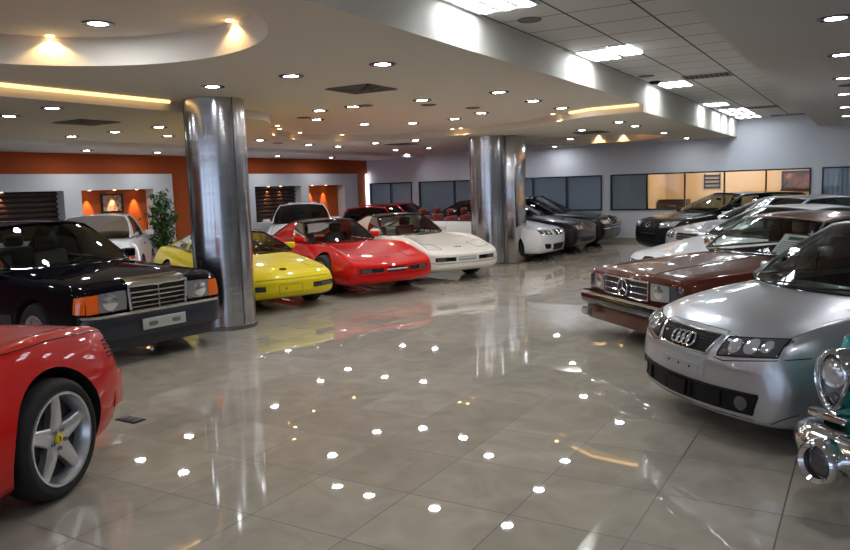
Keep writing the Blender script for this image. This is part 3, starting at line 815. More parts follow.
# ------------------------------------------------------------------ pillars
def pillar(x, y, r, zt, label, seam):
    bm = bmesh.new(); lathe(bm, [(r,0),(r,zt)], 64, 'z'); o = fin('column', bm, STEEL); o.location = (x,y,0); st(o)
    bm = bmesh.new(); lathe(bm, [(r+.012,0),(r+.012,.05),(r,.055)], 48, 'z'); fin('base_ring', bm, mat('base_ring',(.22,.22,.22),.3,.9), o)
    for k,a in enumerate((seam, seam+120, seam+240)):
        bm = bmesh.new(); c,s_ = cos(radians(a)),sin(radians(a))
        tube(bm, [(r*c,r*s_,.06),(r*c,r*s_,zt)], .008, 6); fin('cladding_seam', bm, mat('seam',(.10,.10,.10),.4,.7), o)
    return o
pillar(-6.93,6.76,.36,ZA,'',-10)
pillar(-6.96,14.5,.40,ZB+.1,'',-15)
bm = bmesh.new(); rbox(bm,-6.98,-6.36,14.5,15.1,0,ZB,.03,2); st(fin('column', bm, STEEL, None, True, 60))

# ------------------------------------------------------------------ left wall: panels with niches
XP = -14.12
def niche_panel(name, y0, y1, nic):
    return wall_holes(name,'x',XL,XP,y0,y1,2.16,[(a,b,.85,1.82) for a,b in nic],PANEL)
niche_panel('wall_panel_near',3.0,12.3,[(5.8,9.5),(9.9,11.75)]); niche_panel('wall_panel_far',14.75,19.75,[(15.05,16.95),(17.3,19.05)])
SLAT = mat('dark_wood_slat', (.035,.014,.010), .35)
def slats(y0, y1, label):
    r = tag(empty('slatted_panel', (XL,(y0+y1)/2,.85)), label, 'wall panel', 'slatted niche panels')
    h = (y1-y0)/2-.004
    bm = bmesh.new(); box(bm,.002,.02,-h,h,.0,.968); fin('backing', bm, mat('slat_backing',(.015,.008,.007),.6), r, False)
    for k in range(9):
        bm = bmesh.new(); z = .05+k*.105; rbox(bm,.02,.075,-h,h,z,z+.055,.008,1); fin('slat', bm, SLAT, r)
slats(5.8,9.5,'dark slatted panel in the niche behind the black sedan'); slats(15.05,16.95,'dark slatted panel in the niche between first pillar and far orange niche')
NICHES = [(8.3,'over the near slatted panel'),(10.2,'left of the framed picture'),(10.82,'above the framed picture'),(11.4,'right of the framed picture'),(15.75,'left over the far slatted panel'),(16.25,'right over the far slatted panel'),(17.65,'left in the far orange niche'),(18.3,'right in the far orange niche')]
for y,l in NICHES:
    o = bpy.data.objects.new('niche_spotlight', ME_MINI); COL.objects.link(o); o.location = (XL+.13,y,1.817); tag(o,'tiny warm spotlight '+l,'spotlight','niche spotlights')
    spot('niche_beam', (0,0,-.015), 32., 46, (1.,.6,.25), (0,radians(11),0), r=.012, blend=.7, parent=o)
def picture(loc, axis, w, h, label, art, fr_):
    r = tag(empty('framed_picture', loc, 0 if axis == 'y' else radians(90)), label, 'picture')
    bm = bmesh.new(); t = .07 if w > .8 else .04
    for q in ((-w/2,w/2,0,t),(-w/2,w/2,h-t,h),(-w/2,-w/2+t,t,h-t),(w/2-t,w/2,t,h-t)): box(bm,q[0],q[1],-.03,0,q[2],q[3])
    fin('picture_frame', bm, fr_, r, False)
    bm = bmesh.new(); box(bm,-w/2+t,w/2-t,-.012,0,t,h-t); fin('artwork', bm, art, r, False)
def art(name, cols, scale):
    m = mat(name,(.5,.5,.5),.5); nt,N,L,b = nodes(m)
    tc = N.new('ShaderNodeTexCoord'); n = N.new('ShaderNodeTexNoise'); n.inputs['Scale'].default_value = scale; n.inputs['Detail'].default_value = 3
    cr = N.new('ShaderNodeValToRGB'); L.new(tc.outputs['Object'], n.inputs['Vector']); L.new(n.outputs['Fac'], cr.inputs[0])
    el = cr.color_ramp.elements; el[0].position = .3; el[0].color = (*cols[0],1); el[1].position = .7; el[1].color = (*cols[-1],1)
    for k,c in enumerate(cols[1:-1]): e = el.new(.3+.4*(k+1)/(len(cols)-1)); e.color = (*c,1)
    L.new(cr.outputs[0], b.inputs['Base Color']); return m
picture((XL+.001,10.82,1.32),'x',.56,.42,'black framed picture hanging in the lit orange niche',art('art_a',[(.02,.02,.03),(.45,.42,.36),(.25,.06,.03),(.6,.58,.5)],7),mat('black_frame',(.01,.01,.01),.4))
picture((-1.62,23.19,1.22),'y',1.0,.58,'wide dark brown framed painting in the lit office',art('art_b',[(.02,.018,.015),(.07,.05,.03),(.22,.05,.02),(.50,.40,.10)],3),mat('brown_frame',(.035,.014,.006),.4))
bm = bmesh.new()
for k in range(4): box(bm,-4.15,-3.75,23.16,23.2,1.38+k*.11,1.43+k*.11)
for x in (-4.17,-3.75): box(bm,x,x+.03,23.15,23.2,1.36,1.80)
tag(fin('letter_rack', bm, BLACK, None, False),'dark four-tier wall rack on the lit office wall','rack')
r = tag(empty('filing_cabinet', (-4.85,22.2,0)),'low dark cabinet inside the lit office behind the window','cabinet')
bm = bmesh.new(); rbox(bm,-.35,.45,-.25,.25,0,1.10,.01,1); fin('cabinet_body', bm, mat('dark_cabinet',(.02,.012,.01),.4), r)
for k in range(3):
    bm = bmesh.new(); rbox(bm,-.33,.43,-.27,-.25,.06+k*.34,.36+k*.34,.006,1); d = fin('drawer', bm, mat('dark_drawer',(.03,.018,.014),.35), r)
    bm = bmesh.new(); tube(bm,[(-.05,-.285,.24+k*.34),(.15,-.285,.24+k*.34)],.008,6); fin('handle', bm, CHROME, d)
area('office_lamp',(-3.2,22.0,2.55),2.5,1.2,52,(1.,.83,.62))
# white light slits beside the far panel and in the corner
def slit(name, y, x, label):
    r = tag(empty(name,(x,y,0)),label,'strip light','white wall slit lights')
    bm = bmesh.new(); box(bm,-.015,.015,-.02,.02,.02,2.15); fin('diffuser', bm, mat('lit_slit',(.9,.9,.9),.4,emit=(.85,.9,1.),es=5.), r, False)
    bm = bmesh.new(); box(bm,-.02,-.015,-.03,.03,.0,2.17); fin('channel', bm, mat('slit_channel',(.4,.4,.4),.4,.8), r, False)
slit('slit_light',14.70,XL+.16,'white vertical slit light at the near edge of the far wall panel'); slit('slit_light',20.62,XL+.021,'white vertical slit light in the far corner by the orange wall')
# potted plant
r = tag(empty('potted_plant',(-13.72,11.55,0)),'leafy green potted tree standing beside the white coupe','plant')
bm = bmesh.new(); lathe(bm,[(0,0),(.15,0),(.20,.34),(.215,.36),(.20,.36),(.18,.30),(0,.30)],28,'z'); fin('pot', bm, mat('dark_pot',(.03,.025,.022),.4), r)
bm = bmesh.new()
tube(bm,[(0,0,.28),(.03,.01,.7),(-.02,.03,1.2),(0,0,1.6)],[.025,.022,.016,.008],7)
fol = bmesh.new(); rnd = random.Random(7)
for k in range(80):
    z = rnd.uniform(.5,1.75); a = rnd.uniform(0,2*pi); l = .26*(1-abs(z-1.1)/1.0)+.06
    p0 = Vector((0,0,z-.15)); p1 = Vector((cos(a)*l,sin(a)*l,z+.05)); tube(bm,[p0,p0.lerp(p1,.5)+Vector((0,0,.03)),p1],[.008,.006,.003],5)
    for j in range(15):
        c = p0.lerp(p1,rnd.uniform(.25,1.1))+Vector((rnd.uniform(-.07,.07),rnd.uniform(-.07,.07),rnd.uniform(-.08,.06)))
        d = Vector((rnd.uniform(-1,1),rnd.uniform(-1,1),rnd.uniform(-.9,.3))).normalized(); sd = d.cross(Vector((rnd.uniform(-1,1),rnd.uniform(-1,1),1))).normalized(); q = rnd.uniform(.07,.12)
        v = [fol.verts.new(c+d*q*t+sd*q*w+Vector((0,0,-.2*q*t*t))) for t,w in ((0,0),(.35,.22),(.7,.17),(1,0),(.7,-.17),(.35,-.22))]; fol.faces.new(v)
fin('trunk', bm, mat('bark',(.08,.05,.03),.8), r); fin('foliage', fol, mat('green_leaf',(.035,.11,.02),.4), r, False, weld=False)
# floor socket
r = tag(empty('floor_socket',(-4.72,3.56,0)),'small black power socket plate set in the floor tiles','socket')
bm = bmesh.new(); rbox(bm,-.11,.11,-.055,.055,0,.006,.002,1); fin('cover_plate', bm, BLACK, r)
bm = bmesh.new()
for x in (-.065,0,.065): rbox(bm,x-.022,x+.022,-.035,.035,.006,.011,.002,1)
fin('socket_lid', bm, mat('grey_lid',(.12,.12,.12),.4), r)

# ------------------------------------------------------------------ cars
P_NAVY = paint('midnight_black_paint',(.004,.005,.009)); P_NAVY.node_tree.nodes['Principled BSDF'].inputs['Coat Weight'].default_value = .6; P_NAVY.node_tree.nodes['Principled BSDF'].inputs['Specular IOR Level'].default_value = .0; P_RED = paint('signal_red_paint',(.62,.006,.003)); P_RED2 = paint('coupe_red_paint',(.58,.005,.004))
P_YEL = paint('yellow_paint',(.78,.62,.010)); P_WHITE = paint('ivory_white_paint',(.72,.70,.64)); P_WHITE2 = paint('cool_white_paint',(.72,.74,.76))
P_SILV = paint('silver_paint',(.46,.47,.50),.75,.30); P_SILV2 = paint('pale_silver_paint',(.50,.51,.54),.6,.3); P_BROWN = paint('brown_metallic_paint',(.095,.021,.009),.25,.3)
P_BLACK = paint('black_paint',(.006,.006,.007)); P_TEAL = paint('teal_paint',(.0,.21,.20)); P_PLUM = paint('dark_plum_paint',(.016,.008,.014)); P_MAROON = paint('maroon_paint',(.30,.02,.012))
NAVYPL = mat('navy_bumper_plastic',(.012,.014,.026),.35,0,.3)
STARM = mat('chrome_badge',(.8,.8,.82),.1,1.)

def plate_on(c, y, z, w=.26, h=.056, x=None, axis='f', m=PLATE):
    p,nn = c.hit(axis, y, z)
    bm = bmesh.new(); X = (x if x is not None else p.x)
    rbox(bm, X-.004, X+.012, y-w, y+w, z-h, z+h, .004, 1)
    o = fin('number_plate', bm, m, c.root)
    return o

# --- 1. black sedan, boxy, facing right (left foreground)
def black_sedan():
    c = Car('sedan', [(0,.26,.76,.80,.80,.77),(.05,.24,.80,.845,.85,.80),(.3,.21,.845,.89,.875,.82),(.9,.20,.87,.935,.885,.825),(1.55,.2,.90,.965,.89,.82),(3.6,.2,.93,.96,.89,.81),(4.0,.22,.92,.97,.88,.80),(4.8,.25,.86,.92,.87,.8),(4.95,.3,.80,.84,.84,.78)],
        (-6.24,5.15), -4.5, .975, P_NAVY, (1.62,3.6,.42), .05, .05, (.87,3.80,.325,'disc',.12), 1, dict(hood=(.03,1.56,.70), door=(1.75,2.75), trunk=(4.0,4.85,.6)))
    tag(c.root,'black boxy sedan with chrome grille standing left of the first steel pillar','car')
    c.cabin((1.58,.955,.72),(2.28,1.375,.58),(3.35,1.39,.57),(3.98,.97,.67),[(0,.42,'g'),(.42,.46,'p'),(.46,.80,'g'),(.80,1,'b')],GLASS,None,None,CHROME,glr=GLASSM)
    c.seats(2.15,.42,LEATHER); c.seats(3.0,.44,LEATHER,wheel=0)
    c.mirror(1.85,.90,1.0)
    # grille: chrome shell, black mesh, bars
    g = c.quad('grille',[(-.345,.84),(.345,.84),(.33,.535),(-.33,.535)],BLACK,'f',.008,.02,12,6)
    bm = bmesh.new()
    for z in (.585,.635,.685,.735): c.line('b',[(-.33,z),(.33,z)],.0085,CHROME,'f',.014,False,10,None,bm)
    c.line('b',[(0,.54),(0,.80)],.009,CHROME,'f',.016,False,6,None,bm); fin('grille_bar',bm,CHROME,g)
    bm = bmesh.new(); c.line('f',[(-.345,.80),(.345,.80),(.33,.535),(-.33,.535)],.021,CHROME,'f',.012,True,10,None,bm); fin('grille_shell',bm,CHROME,g)
    c.quad('grille_cap',[(-.335,.865),(.335,.865),(.35,.795),(-.35,.795)],CHROME,'f',.02,.03,12,4)
    for s in (-1,1):
        h = c.quad('headlight',[(s*.37,.775),(s*.665,.765),(s*.665,.575),(s*.37,.575)],LENSM,'f',.010,.02,10,6,.15)
        c.disc('reflector',s*.545,.672,.080,BULB,'f',.013,.01,.085,h,.006)
        c.line('wiper_arm',[(s*.40,.60),(s*.54,.575)],.006,CHROME,'f',.018,False,4,h)
        i = c.quad('indicator',[(s*.67,.762),(s*.785,.752),(s*.79,.572),(s*.67,.575)],AMBER,'f',.012,.02,6,6)
        c.quad('side_indicator',[(.02,.752),(.14,.74),(.14,.585),(.02,.575)],AMBER,'l' if s > 0 else 'k',.010,.02,4,4)
    pth = c.frontpath(.085,.845,.20,6,-.45+.0)
    pth = [(-.40,-.845)]+c.frontpath(.085,.845,.20,6)[1:-1]+[(-.40,.845)]
    c.bar('front_bumper',pth,[(-.05,.30),(0,.30),(.012,.36),(.012,.50),(.0,.535),(-.05,.54)],NAVYPL)
    bm = bmesh.new(); tube(bm,[(p[0],p[1],.542) for p in pth],.016,6); fin('bumper_trim',bm,CHROME,c.root)
    pl = [(-.30,-.825)]+c.frontpath(.045,.825,.2,6)[1:-1]+[(-.30,.825)]
    c.bar('front_valance',pl,[(-.05,.17),(-.01,.17),(0,.22),(0,.31),(-.05,.31)],NAVYPL)
    o = plate_on(c,0,.405,.26,.057,.080); 
    for y in (-.14,.14):
        bm = bmesh.new(); rbox(bm,.092,.097,y-.05,y+.05,.385,.425,.004,1); fin('plate_fixing',bm,mat('dark_fixing',(.14,.15,.14),.5),o)
    c.quad('body_moulding',[(1.30,.50),(3.36,.50),(3.36,.30),(1.30,.30)],NAVYPL,'k',.006,.01,20,3)
    return c
black_sedan()

# --- 2. red mid-engined car: rear quarter in the left foreground
def red_rear():
    c = Car('sports_car',[(0,.25,.45,.50,.7,.62),(.15,.18,.58,.62,.86,.74),(.8,.14,.74,.72,.92,.78),(1.4,.14,.78,.82,.92,.76),(2.4,.14,.82,.86,.93,.76),(3.0,.14,.88,.88,.955,.78),(3.45,.15,.93,.935,.965,.82),(3.9,.17,.905,.925,.95,.82),(4.12,.24,.86,.885,.915,.80),(4.2,.30,.80,.83,.88,.77)],
        (-3.44,-.965), -68, .965, P_RED, (1.45,2.4,.4), .12, .05, (1.0,3.42,.35,'star5',.115), 0, dict(hood=(.3,1.3,.6)), arch=1.02)
    tag(c.root,'bright red sports car with silver five-spoke wheel, cut off by the left photo edge','car')
    c.cabin((1.35,.80,.74),(2.1,1.12,.52),(2.5,1.13,.52),(3.3,.93,.62),[(0,.55,'g'),(.55,1,'b')],GLASSD)
    c.seats(1.7,.36,TANLEATHER)
    bm = bmesh.new()
    for k in range(7): c.line('s',[(-.84,.80-k*.022),(.84,.80-k*.022)],.008,BLACK,'r',.006,False,14,None,bm)
    fin('rear_grille',bm,BLACK,c.root)
    for ax in 'lk':
        bm = bmesh.new()
        for k in range(5): c.line('s',[(4.02,.80-k*.026),(4.17,.79-k*.026)],.006,BLACK,ax,.002,False,5,None,bm)
        fin('side_slat',bm,BLACK,c.root)
        c.line('body_seam',[(3.0,.895),(3.5,.905),(3.9,.88),(4.1,.85)],.004,GLOSSBLK,ax,.001,False,8)
    P = [(-4.02,.93),(-4.16,.90),(-4.26,.84),(-4.29,.5),(-4.29,-.5),(-4.26,-.84),(-4.16,-.90),(-4.02,-.93)]
    c.bar('rear_bumper',[(x,y) for x,y in P],[(-.05,.36),(-.01,.36),(.0,.40),(.0,.52),(-.01,.56),(-.05,.56)],P_RED)
    return c
red_rear()

# --- 3. yellow wedge coupe behind the first pillar
def yellow():
    c = Car('sports_coupe',[(0,.32,.46,.47,.78,.72),(.04,.26,.52,.535,.83,.77),(.12,.22,.57,.59,.865,.79),(.35,.18,.635,.665,.89,.79),(.7,.17,.695,.735,.90,.78),(1.1,.17,.74,.79,.90,.77),(1.5,.17,.78,.845,.90,.76),(2.2,.17,.82,.85,.90,.76),(3.3,.18,.86,.90,.905,.76),(4.2,.25,.86,.90,.885,.74),(4.4,.35,.80,.82,.85,.70)],
        (-6.87,7.93), -24, .90, P_YEL, (1.55,2.75,.40), .20, .08, (.95,3.35,.32,'spoke5',.11), 0, dict(hood=(.42,1.47,.74), door=(1.6,2.75)))
    tag(c.root,'bright yellow wedge-shaped coupe parked behind the first steel pillar','car')
    c.cabin((1.5,.84,.74),(2.22,1.13,.54),(2.85,1.14,.54),(4.0,.89,.62),[(0,.44,'g'),(.44,.50,'b'),(.50,.88,'g'),(.88,1,'b')],GLASSM,None,GLOSSBLK,glr=GLASS)
    c.seats(1.95,.36,LEATHER)
    c.mirror(1.75,.84,.90)
    for s in (-1,1):
        l = c.quad('parking_lamp',[(s*.40,.425),(s*.84,.43),(s*.84,.355),(s*.40,.345)],GLOSSBLK,'f',.006,.02,12,4)
        c.quad('lamp_lens',[(s*.56,.415),(s*.80,.42),(s*.80,.367),(s*.56,.36)],LENSD,'f',.010,.01,8,3,0,l)
        c.line('headlight_seam',[(.30,s*.48),(.62,s*.48),(.62,s*.74),(.30,s*.72)],.003,mat('yellow_seam',(.25,.18,.01),.5),'t',.0015,True,8)
    p = c.quad('plate_recess',[(-.19,.435),(.19,.435),(.19,.31),(-.19,.31)],P_YEL,'f',.006,.02,8,4)
    bm = bmesh.new(); c.line('f',[(-.19,.435),(.19,.435),(.19,.31),(-.19,.31)],.004,mat('yellow_seam',(.25,.18,.01),.5),'f',.006,True,8,None,bm); fin('plate_outline',bm,MATS['yellow_seam'],p)
    c.disc('plate_bolt',-.08,.375,.014,BLACK,'f',.008,.01,None,p)
    c.line('nose_seam',[(-.86,.515),(.86,.515)],.004,MATS['yellow_seam'],'f',.001,False,24)
    c.disc('nose_badge',.27,0,.045,GLOSSBLK,'t',.004,.01,.06); 
    c.line('side_moulding',[(1.38,.50),(2.92,.51)],.010,GLOSSBLK,'k',.002,False,24); c.line('side_moulding',[(1.38,.50),(2.92,.51)],.010,GLOSSBLK,'l',.002,False,24)
    return c
yellow()

# --- 4/5. two long-nosed coupes with bulging fenders
def longnose(pos, deg, sc, pm, label, lampm, seatm, dark):
    c = Car('sports_coupe',[(0,.285,.515,.505,.775,.735),(.03,.25,.55,.535,.80,.75),(.12,.21,.595,.565,.83,.755),(.35,.18,.665,.625,.855,.745),(.65,.17,.755,.675,.87,.735),(1.0,.17,.815,.725,.878,.72),(1.35,.17,.82,.765,.868,.70),(1.75,.17,.80,.815,.835,.70),(2.2,.18,.80,.84,.815,.70),(2.8,.18,.83,.86,.83,.70),(3.4,.18,.895,.88,.88,.70),(3.9,.2,.895,.885,.885,.70),(4.4,.28,.85,.85,.86,.70),(4.65,.42,.79,.78,.80,.66)],
        pos, deg, sc, pm, (1.92,2.85,.40), .17, .06, (1.02,3.55,.335,'spoke5',.10), 0, dict(hood=(.55,1.80,.60), door=(1.95,2.95)))
    tag(c.root,label,'car')
    c.cabin((1.84,.835,.68),(2.36,1.165,.53),(2.86,1.17,.51),(3.75,.89,.52),[(0,.40,'g'),(.40,1,'b')],GLASS,GLOSSBLK,GLOSSBLK,glr=GLASSM,crown=.04)
    bm = bmesh.new(); rbox(bm,-2.88,-2.34,-.045,.045,1.20,1.222,.008,1); fin('roof_spine',bm,pm,c.root)
    c.seats(2.15,.36,seatm,zt=.50)
    c.mirror(2.02,.80,.90)
    for s in (-1,1):
        l = c.quad('lamp_opening',[(s*.25,.475),(s*.66,.48),(s*.66,.395),(s*.25,.395)],GLOSSBLK,'f',.005,.02,12,5)
        c.quad('parking_lamp',[(s*.46,.468),(s*.63,.470),(s*.63,.405),(s*.46,.405)],LENSD,'f',.009,.01,6,4,0,l)
        bm = bmesh.new(); c.line('f',[(s*.25,.475),(s*.66,.48),(s*.66,.395),(s*.25,.395)],.005,pm,'f',.006,True,8,None,bm); fin('lamp_frame',bm,pm,l)
        c.quad('side_marker',[(.34,.50),(.52,.50),(.52,.44),(.34,.44)],lampm,'l' if s > 0 else 'k',.004,.01,4,3)
        c.line('headlight_seam',[(.25,s*.40),(.60,s*.40),(.62,s*.68),(.28,s*.68)],.003,BLACK,'t',.001,True,8)
        bm = bmesh.new()
        for k in range(3): c.line('v',[(1.50+k*.09,.62),(1.44+k*.09,.42)],.010,BLACK,'l' if s > 0 else 'k',.0,False,5,None,bm)
        fin('fender_gill',bm,BLACK,c.root)
    p = c.quad('plate_recess',[(-.19,.475),(.19,.475),(.19,.40),(-.19,.40)],GLOSSBLK if dark else PLATE,'f',.005,.02,8,4)
    bm = bmesh.new(); c.line('f',[(-.19,.44),(.19,.44)],.016,PLATE,'f',.006,False,8,None,bm); fin('plate_bar',bm,PLATE,p)
    bm = bmesh.new(); pp,_ = c.hit('t',.33,0)
    for s in (-1,1): tube(bm,[pp+Vector((.0,0,.006)),pp+Vector((-.03,s*.035,.006)),pp+Vector((.02,s*.08,.004))],.007,6)
    fin('nose_badge',bm,STARM if dark else BLACK,c.root)
    c.line('nose_seam',[(-.80,.40),(-.6,.36),(.6,.36),(.80,.40)],.004,BLACK,'f',.001,False,12)
    c.line('sill_trim',[(1.45,.26),(3.1,.26)],.014,GLOSSBLK,'k',.0,False,16)
    return c
longnose((-6.32,9.81),-24.5,.945,P_RED2,'red long-nosed coupe with black roof panels, between the yellow and white coupes',REDLENS,LEATHER,True)
longnose((-6.0,11.6),-26.5,.955,P_WHITE,'ivory long-nosed coupe with black roof panels, left of the second steel pillar',AMBER,REDLEATHER,False)

# --- 6. silver hatchback (right foreground)
def silver_hatch():
    c = Car('hatchback',[(0,.30,.53,.56,.71,.66),(.03,.225,.61,.64,.765,.70),(.09,.195,.69,.725,.80,.715),(.2,.175,.745,.79,.82,.73),(.4,.165,.80,.855,.865,.755),(.8,.16,.865,.925,.88,.775),(1.2,.16,.91,.975,.88,.77),(2.2,.18,.95,.99,.88,.77),(3.3,.18,.97,1.0,.875,.76),(3.9,.2,.95,.98,.83,.70),(4.08,.3,.85,.9,.78,.66),(4.15,.4,.7,.75,.7,.6)],
        (-1.05,5.04), -134.5, .93, P_SILV, (1.28,3.4,.45), .25, .10, (.86,3.37,.315,'spoke10',.11), 0, dict(hood=(.16,1.17,.72), door=(1.45,2.6)))
    tag(c.root,'silver hatchback with four-ringed black grille, right foreground','car')
    c.cabin((1.20,.98,.73),(1.84,1.37,.57),(3.2,1.37,.55),(3.98,.98,.66),[(0,.45,'g'),(.45,.49,'p'),(.49,.82,'g'),(.82,1,'b')],GLASSM)
    c.seats(1.75,.44,LEATHER)
    c.mirror(1.50,.90,1.0)
    g = c.quad('grille',[(-.325,.735),(.325,.735),(.255,.605),(-.255,.605)],BLACK,'f',.006,.02,14,6,.06)
    bm = bmesh.new(); c.line('f',[(-.325,.735),(.325,.735),(.255,.605),(-.255,.605)],.009,CHROME,'f',.009,True,14,None,bm); fin('grille_frame',bm,STARM,g)
    bm = bmesh.new()
    for k in range(7): c.line('b',[(-.30+k*.01,.72-k*.017),(.30-k*.01,.72-k*.017)],.003,BLACK,'f',.008,False,12,None,bm)
    fin('grille_mesh',bm,BLACK,g)
    bm = bmesh.new()
    for k in range(4):
        y = -.087+.058*k; P = []
        for t in range(24): h,nn = c.hit('f',y+.040*cos(t*pi/12),.668+.040*sin(t*pi/12)); P.append(h+nn*.018)
        tube(bm,P,.0075,6,True)
    fin('ring_emblem',bm,CHROME,g)
    o = c.quad('trim_badge',[(-.262,.690),(-.238,.690),(-.238,.676),(-.262,.676)],REDLENS,'f',.012,.01,3,2,0,g)
    for s in (-1,1):
        h = c.quad('headlight',[(s*.37,.735),(s*.715,.765),(s*.725,.66),(s*.35,.615)],LENSD,'f',.006,.02,16,6,.18,None,.012)
        for a,z,r in ((.46,.685,.042),(.565,.696,.044),(.655,.706,.032)): 
            b = c.disc('reflector',s*a,z,r,LENS,'f',.020,.006,None,h,.004)
        bm = bmesh.new(); c.line('f',[(s*.37,.735),(s*.715,.765),(s*.725,.66),(s*.35,.615)],.006,BLACK,'f',.004,True,10,None,bm); fin('headlight_seal',bm,BLACK,h)
        c.disc('fog_lamp',s*.555,.34,.042,LENSD,'f',.018,.02,.045)
        c.quad('washer_flap',[(s*.45,.585),(s*.58,.590),(s*.58,.555),(s*.45,.55)],P_SILV,'f',.006,.01,5,3)
    i = c.quad('lower_intake',[(-.655,.405),(.655,.405),(.62,.275),(-.62,.275)],BLACK,'f',.006,.02,20,5,.06)
    bm = bmesh.new(); c.line('f',[(-.655,.405),(.655,.405),(.62,.275),(-.62,.275)],.008,BLACK,'f',.004,True,14,None,bm); fin('intake_lip',bm,BLACK,i)
    for y in (-.40,-.14,.14,.40): c.line('intake_divider',[(y,.385),(y,.29)],.012,BLACK,'f',.012,False,4,i)
    p = c.quad('plate_holder',[(-.26,.565),(.26,.565),(.26,.455),(-.26,.455)],P_SILV2,'f',.012,.02,10,4)
    c.quad('plate_backing',[(-.18,.53),(.22,.53),(.22,.455),(-.18,.455)],mat('brushed_plate',(.45,.45,.46),.35,.6),'f',.02,.01,8,4,0,p)
    for y in (-.1,.02,.14): c.disc('plate_screw',y,.50,.008,BLACK,'f',.024,.006,None,p,0,8)
    c.quad('tow_cover',[(-.14,.39),(.10,.39),(.08,.28),(-.12,.28)],BLACK,'f',.022,.02,6,4)
    c.line('bumper_seam',[(.33,.60),(.40,.588),(.80,.655)],.0035,BLACK,'f',.001,False,10); c.line('bumper_seam',[(-.33,.60),(-.40,.588),(-.80,.655)],.0035,BLACK,'f',.001,False,10)
    c.line('lower_seam',[(-.80,.30),(-.72,.235),(.72,.235),(.80,.30)],.003,BLACK,'f',.001,False,12)
    return c
silver_hatch()

